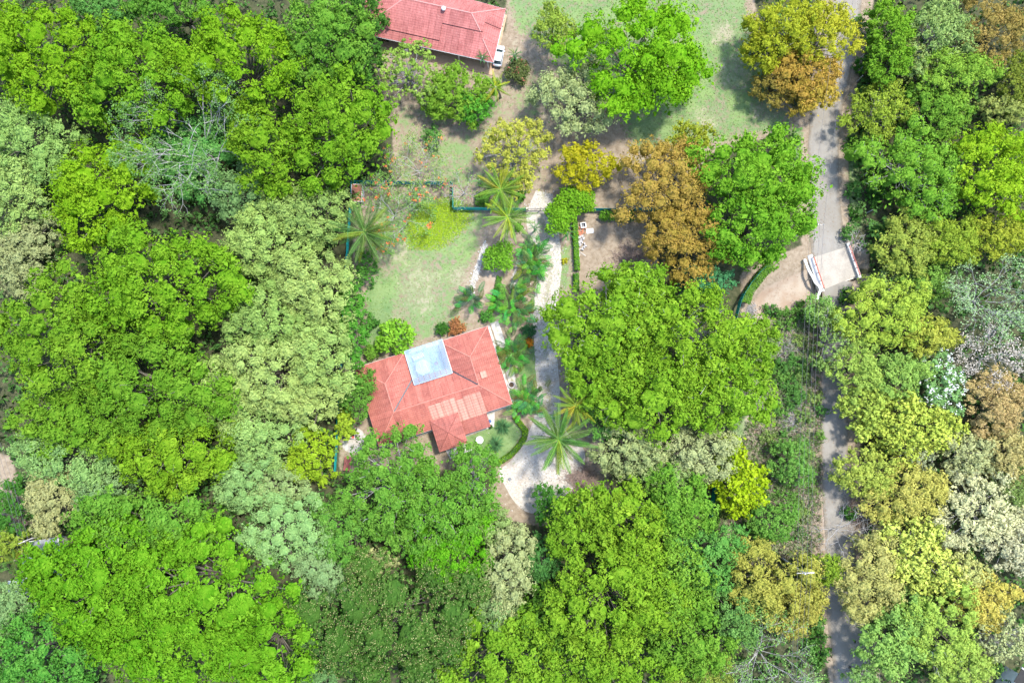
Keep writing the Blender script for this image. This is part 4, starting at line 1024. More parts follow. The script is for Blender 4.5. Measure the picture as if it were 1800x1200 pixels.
# ---------------------------------------------------------------- trees
LIM = (0.165,0.334,0.010); GRN = (0.150,0.307,0.018); MID = (0.115,0.286,0.035); PAL = (0.300,0.445,0.115); PLY = (0.400,0.430,0.180)
DRK = (0.065,0.180,0.025); TEA = (0.085,0.286,0.095); YEL = (0.480,0.430,0.035); OLV = (0.390,0.400,0.070); ORG = (0.385,0.285,0.055); BLG = (0.200,0.403,0.150); PGR = (0.230,0.371,0.080)
T = 'shade_tree'
TREES = [
 # forest on the left
 (T,60,85,118,112,0,15,'spread',LIM,'bright yellow-green spreading tree beside a small pale gap in the forest canopy',{}),
 (T,235,125,125,105,10,15,'spread',(0.145,0.318,0.014),'broad lime green tree just behind the bare grey-branched forest tree',{}),
 (T,405,105,118,112,0,16,'spread',(0.160,0.329,0.010),'tallest yellow-green crown between the bare tree and the rose-roofed house',{}),
 (T,565,60,92,85,0,14,'spread',(0.130,0.297,0.030),'cool green feathery tree beside the rose-roofed house wall',{}),
 (T,592,215,98,118,0,15,'spread',(0.145,0.307,0.014),'tall green tree at the forest edge overhanging the brown yard',{}),
 (T,455,255,75,90,0,14,'spread',(0.155,0.307,0.014),'green tree pressed between the bare tree and the forest edge tree',{}),
 (T,165,20,60,45,0,11,'fine',(0.100,0.265,0.050),'small dark green tree in the gap behind the lime green crowns',{}),
 (T,300,8,80,50,0,12,'spread',(0.110,0.276,0.030),'shaded green tree in the forest behind the tallest yellow-green crown',{}),
 (T,628,45,50,95,0,10,'airy',DRK,'dark glossy green tree hugging the end of the rose-roofed house',{}),
 (T,45,240,92,85,0,11,'fine',(0.250,0.413,0.100),'pale sage tree below the bright yellow-green spreading tree at the forest corner',{}),
 (T,20,330,60,80,0,10,'fine',PAL,'pale olive tree beside the narrow lime tree on the forest side',{}),
 (T,168,325,92,112,15,14,'spread',(0.185,0.355,0.010),'vivid lime-yellow tree beside the bare grey-branched forest tree',{}),
 (T,30,440,65,80,0,8,'fine',(0.330,0.380,0.160),'faded olive tree around a small bare soil gap in the forest',{}),
 (T,420,330,70,55,0,9,'fine',(0.200,0.360,0.120),'sage green tree at the foot of the bare grey-branched forest tree',{}),
 (T,535,375,85,60,-10,11,'fine',(0.270,0.403,0.100),'pale green tree in front of the forest edge tree near the shed',{}),
 (T,460,425,80,70,0,12,'fine',(0.310,0.456,0.110),'pale sage tree between the giant clumpy tree and the coconut palm',{}),
 (T,270,500,150,110,-12,17,'spread',(0.150,0.318,0.014),'giant clumpy tree crown with grey branches showing, upper half of the forest giant',{}),
 (T,105,590,125,130,20,16,'spread',(0.150,0.302,0.018),'big clumpy dark-lime tree at the outer side of the forest giant',{}),
 (T,255,680,135,105,0,16,'spread',(0.135,0.292,0.020),'big clumpy green tree below the forest giant with dark gaps in it',{}),
 (T,120,745,110,65,0,13,'spread',(0.140,0.297,0.020),'low green tree under the big clumpy dark-lime tree',{}),
 (T,545,500,85,78,0,12,'fine',(0.340,0.466,0.125),'pale dry-leaved tree across the teal fence from the lawn',{}),
 (T,455,560,75,70,0,12,'fine',(0.270,0.424,0.100),'sage tree beside the forest giant and the pale dry-leaved trees',{}),
 (T,560,625,62,80,0,12,'fine',(0.320,0.466,0.120),'pale sage tree leaning over the teal fence beside the salmon roof',{}),
 (T,465,650,90,78,0,13,'fine',(0.350,0.477,0.130),'largest pale dry-leaved tree in the belt behind the salmon-roofed house',{}),
 (T,378,700,80,72,0,12,'fine',(0.320,0.456,0.120),'pale sage tree reaching into the forest giant',{}),
 (T,545,705,58,55,0,11,'fine',(0.360,0.477,0.130),'pale tree opposite the sand patch behind the house',{}),
 (T,450,765,80,58,0,11,'fine',(0.280,0.445,0.120),'sage tree above the round lime tree in the forest',{}),
 (T,610,560,38,85,0,9,'airy',(0.090,0.286,0.030),'fresh green narrow tree leaning over the lawn edge near the house',{}),
 (T,300,800,112,82,0,14,'spread',(0.175,0.334,0.015),'round lime green tree surrounded by pale sage trees',{}),
 (T,545,800,52,55,0,9,'airy',(0.270,0.424,0.020),'small yellow-green tree outside the teal fence by the house',{}),
 (T,110,800,95,70,0,11,'fine',(0.240,0.413,0.120),'grey-green tree beside the overhead cables and brown clearing',{}),
 (T,85,880,52,62,0,10,'fine',(0.400,0.420,0.170),'straw-coloured tree at the brown clearing under the cables',{}),
 (T,170,870,60,45,0,10,'fine',(0.230,0.382,0.140),'grey-green tree between the straw-coloured tree and the round lime tree',{}),
 (T,425,850,65,60,0,11,'fine',(0.250,0.424,0.130),'sage tree beside the round lime green tree, nearest its lower side',{}),
 (T,500,935,85,72,0,12,'fine',(0.250,0.435,0.140),'blue-sage tree between the giant lime tree and the house-front tree',{}),
 (T,565,1010,52,58,0,9,'fine',(0.250,0.403,0.160),'sage tree touching the speckled dark green tree',{}),
 (T,480,860,60,45,0,9,'fine',(0.300,0.424,0.150),'pale sage tree near the small yellow-green tree outside the fence',{}),
 (T,250,930,150,70,0,14,'spread',(0.125,0.297,0.030),'mid green tree crowned by the giant lime tree in front of it',{}),
 (T,165,1020,135,112,0,16,'spread',(0.128,0.320,0.012),'giant lime tree over the grey metal shed',{}),
 (T,350,1040,145,115,0,17,'spread',(0.128,0.320,0.012),'giant lime tree with clumped boughs near the speckled dark tree',{}),
 (T,290,1150,150,85,0,15,'spread',(0.128,0.320,0.012),'giant lime tree beside the cool green tree at the forest corner',{}),
 (T,455,1150,95,95,0,15,'spread',(0.128,0.320,0.012),'lime tree whose boughs meet the speckled dark green tree',{}),
 (T,70,1150,112,88,0,13,'airy',(0.100,0.307,0.040),'cool green tree at the forest corner below the sheds',{'cov':1.3}),
 (T,15,1080,55,55,0,9,'fine',(0.220,0.371,0.130),'small sage tree beside the dark carport',{}),
 (T,8,900,40,60,0,6,'airy',(0.070,0.212,0.030),'dark low tree in the brown clearing under the cables',{}),
 (T,5,960,45,30,0,8,'airy',(0.240,0.339,0.040),'yellowish small tree beside the drooping palm near the shed',{}),
 (T,330,265,85,80,0,8,'fine',(0.120,0.350,0.070),'low mint green tree under the bare grey-branched forest tree',{}),
 (T,92,1000,62,52,0,11,'spread',(0.128,0.320,0.012),'small lime tree covering most of the grey metal shed',{}),
 # lower middle
 (T,700,1092,165,125,0,12,'dense',(.080,.185,.030),'dark green dome-crowned tree speckled with tiny cream flowers',{'twigs':0,'flowers':((.50,.46,.20),7000,.15)}),
 (T,688,862,112,105,0,13,'airy',(0.130,0.307,0.035),'feathery green tree hiding the front corner of the salmon roof',{'cov':1.25,'bark':'bark_pale','twigs':60}),
 (T,760,905,85,80,0,13,'airy',(0.120,0.302,0.030),'feathery green tree in front of the porch',{'cov':1.25,'bark':'bark_pale','twigs':50}),
 (T,832,850,55,72,20,11,'airy',(0.130,0.318,0.035),'feathery green tree with pale forked branch beside the gravel yard',{'cov':1.1,'bark':'bark_pale','twigs':40}),
 (T,600,940,60,60,0,11,'airy',(0.120,0.297,0.040),'soft green tree at the end of the teal fence below the house',{'cov':1.3}),
 (T,790,970,75,68,0,11,'fine',(0.110,0.350,0.010),'vivid grass-green feathery tree above the speckled dark tree',{}),
 (T,655,990,42,26,0,8,'fine',(0.400,0.440,0.180),'small cream-green tree at the rim of the speckled dark tree',{}),
 (T,895,1005,55,75,0,11,'fine',(0.380,0.440,0.180),'cream-green tree beyond the gravel yard',{}),
 (T,868,928,34,38,0,8,'fine',(0.270,0.403,0.120),'small sage tree at the lower rim of the gravel yard',{}),
 (T,870,1075,45,45,0,9,'fine',(0.240,0.382,0.130),'small sage tree between the speckled tree and the dark gap',{}),
 (T,975,890,42,40,0,7,'airy',(0.070,0.223,0.030),'dark green low tree beside the brush heap on the gravel yard',{}),
 (T,1020,920,68,72,0,12,'spread',(0.170,0.334,0.020),'lime tree beyond the brush heap on the gravel yard',{}),
 (T,1100,915,80,80,0,13,'spread',(0.190,0.345,0.020),'yellow-green clumpy tree between the brush heap and the buried teal fence',{}),
 (T,1195,890,68,75,0,11,'spread',(0.140,0.318,0.030),'mid green tree beside the half buried teal fence',{}),
 (T,1075,1060,130,105,0,14,'spread',(0.185,0.345,0.020),'widest yellow-green tree beyond the gravel yard with a pale sprig on top',{}),
 (T,1180,1030,70,80,0,12,'spread',(0.160,0.329,0.030),'lime tree beside the grey-green thin tree on the lower side',{}),
 (T,960,1100,72,65,0,9,'big',(0.120,0.286,0.030),'glossy dark green tree around the dark gap in the canopy',{'cov':1.5}),
 (T,880,1165,100,85,0,12,'spread',(0.175,0.339,0.020),'lime tree in front of the speckled dark green tree beside the glossy tree',{}),
 (T,1080,1180,110,70,0,12,'spread',(0.170,0.334,0.020),'lime tree below the widest yellow-green tree across a dark gap',{}),
 (T,560,1170,50,60,0,8,'fine',(0.160,0.318,0.100),'dull green tree squeezed between lime tree and speckled tree',{}),
 (T,950,985,40,45,0,8,'airy',(0.080,0.233,0.050),'dark green sapling in the canopy gap beyond the gravel yard',{}),
 (T,1235,985,75,75,0,10,'airy',(0.130,0.339,0.060),'thin bluish green tree with purple-grey twigs showing',{'cov':1.15,'twigs':50}),
 (T,1215,1130,75,80,0,11,'spread',(0.150,0.318,0.030),'green tree beside the bare grey tree at the road end',{}),
 (T,1300,1085,55,60,0,9,'airy',(0.150,0.318,0.070),'sparse green tree between the olive-yellow tree and the lime trees',{}),
 (T,1235,1190,60,40,0,8,'fine',(0.260,0.350,0.060),'olive tree in front of the bare grey tree',{}),
 (T,1365,1035,95,78,10,10,'fine',OLV,'olive-yellow tree at the utility pole beside the dirt road',{}),
 (T,1405,1075,48,50,0,9,'fine',(0.400,0.390,0.070),'small olive-yellow tree overhanging the dirt road beside the utility pole',{}),
 (T,1452,1005,36,30,0,7,'fine',(0.220,0.350,0.030),'yellow-green small tree growing over the dirt road under the cables',{}),
 (T,1535,1020,60,78,0,10,'fine',(0.430,0.430,0.090),'olive-yellow tree across the dirt road from the utility pole',{}),
 # centre of the property
 (T,1074,562,125,98,0,14,'spread',(0.185,0.355,0.020),'great lime tree overhanging the driveway hedge',{'twigs':60,'bark':'bark_pale'}),
 (T,1210,590,128,95,0,15,'spread',(0.195,0.360,0.020),'great lime tree beside the teal-green tree and curved fence',{'twigs':60,'bark':'bark_pale'}),
 (T,1078,655,82,72,0,12,'spread',(0.180,0.355,0.020),'lime tree overhanging the wheel tracks of the driveway',{}),
 (T,1150,690,115,90,0,14,'spread',(0.185,0.355,0.020),'great lime tree above the pale cream-green trees',{'twigs':50}),
 (T,1270,690,95,80,0,13,'spread',(0.180,0.350,0.020),'great lime tree facing the scrub strip and dry brush',{}),
 (T,1130,505,70,48,0,10,'spread',(0.165,0.339,0.020),'lime tree bough-crown facing the brush pile in the dirt yard',{}),
 (T,1330,610,48,58,0,9,'spread',(0.170,0.329,0.020),'small lime tree at the edge of the scrub strip',{}),
 (T,1110,790,72,55,0,10,'fine',(0.360,0.440,0.170),'cream-green tree beside the large coconut palm',{}),
 (T,1225,800,82,48,0,10,'fine',(0.400,0.460,0.200),'cream-green tree touching the lime-yellow big-leaved tree',{}),
 (T,1180,845,70,40,0,9,'fine',(0.300,0.435,0.140),'pale green tree below the cream-green trees',{}),
 (T,1075,735,45,40,0,9,'airy',(0.120,0.307,0.050),'soft green tree between coconut palms and great lime trees',{'cov':1.2}),
 (T,1240,497,52,42,0,8,'airy',(0.085,0.286,0.110),'teal-green tree beside the curved teal fence',{'cov':1.3}),
 (T,1303,845,52,62,-30,8,'big',(0.330,0.488,0.010),'lime-yellow big-leaved tree beside the half buried fence',{}),
 (T,1395,815,38,45,0,6,'airy',(0.160,0.350,0.060),'fresh green small tree in the scrub strip beside the cables',{'cov':1.2}),
 (T,1360,920,45,42,0,6,'airy',(0.150,0.339,0.050),'green small tree in the scrub strip near the road end of the fence',{'cov':1.2}),
 (T,1175,310,92,75,-20,12,'fine',ORG,'orange-brown leaved tree beyond the teal fence and dirt yard',{'twigs':50}),
 (T,1215,420,85,70,0,11,'fine',(0.375,0.275,0.050),'orange-brown leaved tree over the dirt yard',{'twigs':50}),
 (T,1338,300,120,90,10,14,'spread',(0.155,0.350,0.020),'bright green tree overhanging the pale dirt road',{}),
 (T,1330,395,95,75,15,13,'spread',(0.140,0.334,0.020),'bright green tree at the road beside the bridge approach',{}),
 (T,1215,240,42,30,0,9,'fine',(0.300,0.360,0.030),'yellow-green tree tip above the orange-brown tree at the open lawn',{}),
 (T,1012,350,38,26,10,5.5,'shrub',(0.200,0.445,0.020),'vivid lime shrub tree on the driveway gate, outer half',{'cov':1.2}),
 (T,985,382,27,30,0,5,'shrub',(0.190,0.435,0.020),'vivid lime shrub tree inside the driveway gate',{'cov':1.2}),
 (T,877,450,27,27,0,4.2,'shrub',(0.190,0.445,0.030),'round vivid green shrub tree between the two pebble paths',{'cov':1.2}),
 (T,692,593,33,35,0,5,'big',(0.200,0.445,0.030),'bright green clustered-leaf tree at the salmon roof edge by the lawn',{'cov':1.2,'bark':'bark_pale'}),
 (T,650,617,14,14,0,2.6,'shrub',(0.170,0.360,0.040),'small green shrub near the corner of the salmon roof',{}),
 (T,622,690,36,48,0,8,'fine',(0.115,0.276,0.035),'dense rounded green tree against the end of the salmon roof',{}),
 (T,606,740,18,30,0,5,'big',(0.280,0.424,0.030),'yellow-green sapling between dense tree and teal fence',{}),
 # top yard
 (T,1120,90,140,105,8,14,'spread',(0.155,0.366,0.010),'great vivid green tree standing on the open lawn',{}),
 (T,1170,130,85,70,0,12,'spread',(0.150,0.355,0.010),'vivid green tree joined to the great tree on the open lawn',{}),
 (T,975,48,42,45,0,9,'fine',(0.260,0.382,0.050),'yellow-green tree beside the great vivid green tree',{}),
 (T,1015,165,72,78,-25,10,'fine',(0.380,0.460,0.180),'cream-green tree between the yard track and the great vivid tree',{'cov':1.1}),
 (T,905,262,72,62,0,9,'airy',(0.400,0.430,0.060),'yellow-green tree with pale twigs in the brown yard',{'bark':'bark_pale','twigs':70,'cov':1.5}),
 (T,1030,288,58,45,0,8,'fine',(0.430,0.420,0.015),'golden yellow tree beside the gate end of the driveway',{}),
 (T,716,120,58,62,0,8,'thin',(0.270,0.445,0.070),'twiggy light green tree in front of the rose-roofed house',{'bark':'bark_pale','twigs':150,'cov':3.6}),
 (T,806,160,62,60,0,7,'fine',(0.190,0.360,0.030),'rounded olive green tree in front of the rose-roofed house',{}),
 (T,835,185,32,32,0,6.5,'fine',(0.100,0.339,0.030),'small rounded emerald tree beside the leaning palm',{}),
 (T,765,165,30,42,0,6,'fine',(0.170,0.339,0.030),'small dull green tree between twiggy tree and rounded olive tree',{}),
 (T,757,238,20,18,0,3.2,'airy',(0.100,0.265,0.050),'little standalone green tree with visible forked stem in the brown yard',{'cov':1.3,'bark':'bark_pale'}),
 (T,1385,45,78,62,0,11,'fine',(0.340,0.400,0.025),'yellow-green tree over the head of the dirt road',{'bark':'bark_pale','twigs':40}),
 (T,1455,55,72,62,0,11,'fine',(0.420,0.440,0.030),'golden yellow-green tree arching across the dirt road',{'bark':'bark_pale','twigs':40}),
 (T,1345,75,42,48,0,9,'fine',(0.330,0.380,0.020),'olive yellow tree at the edge of the open lawn beside the road trees',{}),
 (T,1420,128,62,58,0,9,'fine',(0.43,0.30,0.05),'rust-orange tree over the pale dirt road',{'twigs':40}),
 (T,1370,145,45,40,0,7,'fine',(0.300,0.250,0.050),'brown-green thin tree beside the rust-orange tree',{'twigs':40}),
 (T,1435,165,42,36,0,8,'fine',(0.460,0.360,0.050),'amber tree tip leaning onto the pale dirt road',{}),
 # across the road
 (T,1572,55,42,70,0,11,'spread',(0.158,0.339,0.022),'rich green narrow tree behind the leaning fence posts',{}),
 (T,1560,110,38,42,0,10,'spread',(0.145,0.318,0.022),'rich green small tree by the leaning fence posts',{}),
 (T,1655,50,62,70,0,11,'airy',(0.270,0.403,0.112),'frosted bluish green tree near the brown tree across the road',{'cov':1.3,'bark':'bark_pale','twigs':60}),
 (T,1610,95,45,40,0,9,'thin',(0.320,0.403,0.105),'thin-leaved silvery tree beside the rich green narrow tree',{'bark':'bark_pale','twigs':120,'cov':2}),
 (T,1755,50,62,68,0,11,'fine',(0.340,0.270,0.070),'brown-leaved tree across the road among green trees',{}),
 (T,1690,125,80,52,0,11,'fine',(0.233,0.413,0.045),'fresh mint green tree across the road below the frosted tree',{}),
 (T,1800,140,40,60,0,9,'fine',(0.220,0.286,0.038),'dull green tree beside the mint green tree',{}),
 (T,1550,190,62,58,0,9,'airy',(0.270,0.382,0.038),'yellow-green rounded tree with see-through crown at the roadside',{'bark':'bark_pale','twigs':60,'cov':1.4}),
 (T,1655,190,70,50,0,9,'fine',(0.182,0.371,0.038),'mid green tree between mint green tree and silver-twigged tree',{}),
 (T,1615,290,92,88,0,12,'fine',(0.182,0.382,0.034),'emerald tree with tufts of bare silver twigs on its crown',{'bark':'bark_pale','twigs':90}),
 (T,1775,190,50,28,0,8,'fine',(0.330,0.400,0.100),'pale yellow tree wedge between mint and lime trees across the road',{}),
 (T,1765,300,85,92,0,13,'spread',(0.250,0.430,0.015),'bright lime-yellow tree across the road with tall rounded crown',{}),
 (T,1770,410,60,50,0,10,'fine',(0.360,0.430,0.040),'yellow tree below the bright lime-yellow crown across the road',{}),
 (T,1600,430,62,60,0,9,'fine',(0.333,0.424,0.068),'light green tree beside the bare twigs at the bridge',{}),
 (T,1680,420,60,52,0,9,'fine',(0.290,0.413,0.040),'olive-lime tree between the light green tree and yellow tree',{}),
 (T,1640,490,52,45,0,7,'airy',(0.200,0.382,0.060),'thin green tree beside the pale bare tree across the road',{}),
 (T,1565,550,92,68,0,10,'fine',(0.360,0.498,0.060),'pale lime tree with crisp crown beside the bridge end of the road',{}),
 (T,1640,590,52,38,0,8,'fine',(0.420,0.470,0.070),'pale yellow-green tree beside the white-blossomed tree',{}),
 (T,1470,600,36,62,0,7,'thin',(0.260,0.424,0.100),'wispy sparse tree hanging over the shaded road',{'cov':2.2,'bark':'bark_pale','twigs':80}),
 (T,1510,650,48,55,0,10,'fine',(0.260,0.445,0.025),'lime tree overhanging the shaded road',{}),
 (T,1585,660,52,50,0,9,'fine',(0.200,0.424,0.030),'green tree between shaded road and white-blossomed tree',{}),
 (T,1662,672,46,58,0,7,'airy',(0.140,0.392,0.090),'green tree covered in white blossom clusters',{'flowers':((0.800,0.820,0.800),110,.28),'cov':1.5}),
 (T,1760,710,60,62,0,9,'fine',(0.460,0.330,0.110),'pale orange-leaved tree behind the white-blossomed tree',{}),
 (T,1780,800,40,60,0,8,'fine',(0.450,0.400,0.120),'sandy orange tree below the pale orange-leaved tree',{}),
 (T,1530,720,52,50,0,8,'big',(0.330,0.488,0.020),'lime tree with broad leaves beside the shaded road',{'cov':1.3}),
 (T,1605,755,85,65,0,9,'big',(0.400,0.530,0.020),'brilliant yellow-lime broad-leaved tree across the road',{'cov':1.5}),
 (T,1530,835,55,50,0,9,'fine',(0.330,0.445,0.020),'yellow-green tree beside the sunlit stretch of road',{}),
 (T,1600,870,78,62,0,9,'fine',(0.470,0.460,0.050),'golden olive tree across the sunlit stretch of road',{}),
 (T,1615,800,45,30,0,7,'thin',(0.330,0.400,0.200),'greyish thin tree between the brilliant lime and golden olive trees',{'cov':2,'bark':'bark_pale','twigs':80}),
 (T,1710,800,55,45,0,8,'airy',(0.400,0.450,0.180),'faded green tree near the dark tree across the road',{'bark':'bark_pale','cov':1.2}),
 (T,1790,860,40,42,0,8,'fine',(0.120,0.254,0.020),'dark green tree among the faded trees across the road',{}),
 (T,1735,900,85,78,0,9,'airy',(0.600,0.620,0.320),'pale cream-yellow tree with glare put into its leaf colour',{'bark':'bark_pale','twigs':70,'cov':1.3}),  # overexposed light painted into the pale leaf colour
 (T,1790,960,50,60,0,8,'airy',(0.580,0.580,0.340),'pale tree behind the cream-yellow tree',{'bark':'bark_pale','cov':1.2}),
 (T,1620,980,82,72,20,9,'big',(0.480,0.600,0.060),'brilliant pale-lime broad-leaved tree near the road end',{'cov':1.2,'bark':'bark_pale'}),
 (T,1735,1060,62,52,0,8,'fine',(0.560,0.500,0.050),'golden yellow tree beside the pale cream trees',{}),
 (T,1700,1010,45,35,0,7,'fine',(0.500,0.550,0.150),'light yellow tree between pale cream and golden trees',{}),
 (T,1655,1110,85,70,0,11,'fine',(0.270,0.466,0.020),'vivid lime tree around a forked white bare trunk',{}),
 (T,1578,1130,62,66,0,11,'spread',(0.160,0.382,0.030),'rich green tree at the shaded end of the dirt road',{}),
 (T,1520,1195,34,24,0,8,'fine',(0.130,0.339,0.050),'low green tree at the end of the dirt road',{}),
 (T,1700,1180,60,40,0,9,'fine',(0.270,0.456,0.030),'lime tree in front of the white house corner',{}),
 (T,1770,1120,42,55,0,8,'thin',(0.420,0.500,0.200),'thin pale tree over the white house corner',{'cov':2.2,'bark':'bark_pale','twigs':70}),
 (T,1590,1065,40,35,0,7,'fine',(0.120,0.307,0.030),'dark green bush-like tree below the brilliant pale-lime tree',{}),
]
survey_boughs([(r[1],r[2],r[3],r[4],r[5],r[6]*(.8 if r[1] > 1490 else 1),r[7]) for r in TREES])
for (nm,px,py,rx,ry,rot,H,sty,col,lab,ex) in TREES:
    if px > 1490 and py > 640: col = tuple(.82*a+.18*b for a, b in zip(col, (.66,.66,.36)))  # crowns in this corner mixed toward pale; washed-out glare put into the leaf colour
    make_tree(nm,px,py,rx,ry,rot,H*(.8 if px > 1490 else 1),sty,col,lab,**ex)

make_bare('bare_tree',345,258,125,15,'tall bare tree with pale grey branches and sparse mint leaves in the forest',(.15,.31,.075),1.5,'bark_pale',(-1,2),seed=5,n=12)
make_bare('bare_tree',690,375,72,4.5,'nearly bare shrub tree with orange blossoms beside the bright groundcover patch',(0.160,0.318,0.070),.55,'bark_pale',seed=6,n=10,flowers=((0.750,0.220,0.060),60,.30))
make_bare('bare_tree',735,298,70,4.5,'nearly bare shrub tree with orange blossoms behind the teal fence',(0.220,0.350,0.080),.40,'bark_pale',seed=7,n=9,flowers=((0.700,0.260,0.080),34,.30))
make_bare('bare_tree',815,335,38,3.5,'small bare grey tree in the fence step beside the coconut palms',(0.200,0.360,0.080),.12,'bark_pale',seed=8,n=7,flowers=((0.620,0.140,0.120),10,.24))
make_bare('bare_tree',1745,525,78,9,'large leafless whitish tree across the road above the pale shrub',(0.300,0.466,0.200),.55,'bark_pale',seed=9,n=10)
make_bare('bare_tree',1738,628,55,6,'leafless chalk-white brushy tree behind the white-blossomed tree',(0.550,0.500,0.420),.35,'bark_pale',seed=10,n=10)
make_bare('bare_tree',1345,1155,85,8,'leafless grey tree beside the shaded end of the road',(0.200,0.382,0.090),.45,'bark_pale',seed=11,n=10)
make_bare('bare_tree',1480,935,60,5,'dead grey tree spread across the sunlit dirt road',None,0,'bark_pale',seed=12,n=7,depth=3)
make_bare('bare_tree',1525,918,40,4,'dead twiggy grey tree beside the golden olive trees at the road',None,0,'bark_pale',seed=13,n=8)
make_bare('bare_tree',1665,1165,26,12,'forked white dead trunk rising through the vivid lime tree',None,0,'bark_pale',seed=14,n=4,depth=3)
make_bare('bare_tree',1505,425,22,2.2,'dry tangled bare shrub at the far bridge parapet',None,0,'bark_pale',seed=15,n=9)
make_bare('bare_tree',1580,505,42,5,'bare grey shrub in the creek bed across the bridge',(0.220,0.382,0.080),.4,'bark_pale',seed=16,n=8)
make_bare('bare_tree',1440,545,24,4,'thin bare sapling with a few leaves at the creek under the cables',(0.200,0.403,0.080),.8,'bark_pale',seed=17,n=6)
# ---------------------------------------------------------------- palms
def frond_mesh(L, droop, n, ll, seed, lift=.0, fold=.5, wid=.05):
    """one feather leaf along +X: midrib and two rows of leaflets"""
    rng = np.random.default_rng(seed); V, Q, NN, TT = [], [], [], []
    def rib(t): return np.array((L*t*(1-.10*droop*t), 0, L*(lift*t-droop*t*t*.75)))
    for i in range(10):                        # midrib as a thin strip
        a, b = rib(i/10), rib((i+1)/10); w = .05*L/5*(1-.7*i/10)+.010
        k = len(V); V += [a+(0,-w,.02), b+(0,-w*.9,.02), b+(0,w*.9,.02), a+(0,w,.02)]; Q.append((k,k+1,k+2,k+3)); NN += [(0,0,1)]*4; TT += [1.0]*4
    for i in range(n):
        t = .10+.90*(i+.5)/n; p = rib(t); d = rib(min(1,t+.03))-rib(t-.03); d /= np.linalg.norm(d)
        l = ll*(math.sin(PI*min(1,.12+.88*t))**.6*.95+.05)*rng.uniform(.85,1.1); w = wid
        for s in (-1,1):
            o = np.array((.42*d[0]+.25*t, s*.9, -fold*rng.uniform(.6,1.3)+d[2]*.4)); o /= np.linalg.norm(o)
            e1 = p+o*l*.55; e2 = p+o*l+np.array((0,0,-.22*l)); x = d*w
            k = len(V); V += [p-x*.6, e1-x, e2, e1+x]; Q.append((k,k+1,k+2,k+3) if s < 0 else (k+3,k+2,k+1,k))
            nn = np.array((0,s*.35,1.0)); nn /= np.linalg.norm(nn); NN += [tuple(nn)]*4; TT += [float(np.clip(rng.normal(.38,.22),0,1))]*4
    return np_mesh('frond', np.array(V), np.array(Q), M['frond'], np.array(NN), np.array(TT))
FR = [frond_mesh(5.6, d, 56, .92, 20+i, l, f, .042) for i, (d, l, f) in enumerate(((.28,.10,.9),(.42,.12,1.1),(.58,.10,1.2),(.36,.05,1.5),(.75,.15,1.3)))]
AR = [frond_mesh(2.6, d, 15, .74, 40+i, l, .4, .075) for i, (d, l) in enumerate(((.45,.25),(.65,.30),(.85,.25)))]
def palm(px, py, rpx, H, label, color, n=20, seed=0, yellow=.35, name='coconut_palm', lean=.6, spread=(58,-18), meshes=None, baseL=5.6, group=None):
    rng = random.Random(seed); p = at(px, py, H); k = rpx*mpp(H)/(baseL*1.08); meshes = meshes or FR
    lx, ly = lean*rng.uniform(-1,1), lean*rng.uniform(-1,1)
    t = thing(name, label, 'palm', (p.x-lx, p.y-ly, float(gz(p.x,p.y))), 0, group)
    r = .17 if baseL > 4 else .07; pts = [(lx*(s**1.6), ly*(s**1.6), -.3+(H+.3)*s) for s in np.linspace(0,1,9)]
    MB().tube(pts, [r*(1.5 if i == 0 else 1.15-.035*i) for i in range(9)], 9).build('trunk', M['bark_palm'], t, True)
    n = int(n*1.35)
    for i in range(n):
        f = i/(n-1); el = math.radians(spread[0]+(spread[1]-spread[0])*f**.8+rng.uniform(-7,7)); az = i*2.39996+rng.uniform(-.15,.15)
        me = rng.choice(meshes); c = [x*rng.uniform(.85,1.15) for x in color]
        if rng.random() < yellow*(.4+f): c = [c[0]*1.7+.03, c[1]*1.2, c[2]*.7]
        o = obj('frond', me, t, color=c); s = k*(.72+.28*math.sin(PI*min(1,.25+f*.6)))*rng.uniform(.9,1.08)
        o.scale = (s,s,s); o.location = (lx,ly,H-.05); o.rotation_mode = 'XYZ'; o.rotation_euler = (rng.uniform(-.5,.5), -el, az)
    if baseL > 4:
        for i in range(4):
            a = i*1.57+.4; ob = MB().lathe([(.03,-.16),(.12,-.08),(.13,.04),(.05,.15)], 8).build('coconut', M['bark_palm'], t, True); ob.location = (lx+.26*math.cos(a), ly+.26*math.sin(a), H-.38)
    return t
PG = (.075,.175,.030)
palm(640,408,66,9.5,'coconut palm with long radiating fronds beside the lawn at the forest edge',(.085,.17,.035),24,1,.25)
palm(880,333,52,8.0,'coconut palm with yellowing fronds at the teal fence beside the gate',(.15,.27,.03),18,2,.45)
palm(893,382,54,8.5,'coconut palm with yellowing fronds inside the fence above the pebble paths',(.14,.27,.03),18,3,.45)
palm(871,153,36,7.0,'leaning coconut palm with a few drooping golden fronds near the silver car',(.17,.28,.03),11,4,.75,lean=1.4,spread=(50,-40))
palm(982,772,70,9.5,'large coconut palm standing over the gravel parking yard',(.10,.21,.035),26,5,.22)
palm(1012,712,50,8.0,'coconut palm with yellow fronds between the great lime trees and parking yard',(.17,.27,.03),18,6,.6)
palm(25,985,30,6.5,'drooping palm between the metal shed and carport roofs',(.09,.16,.03),12,7,.3,spread=(50,-35))
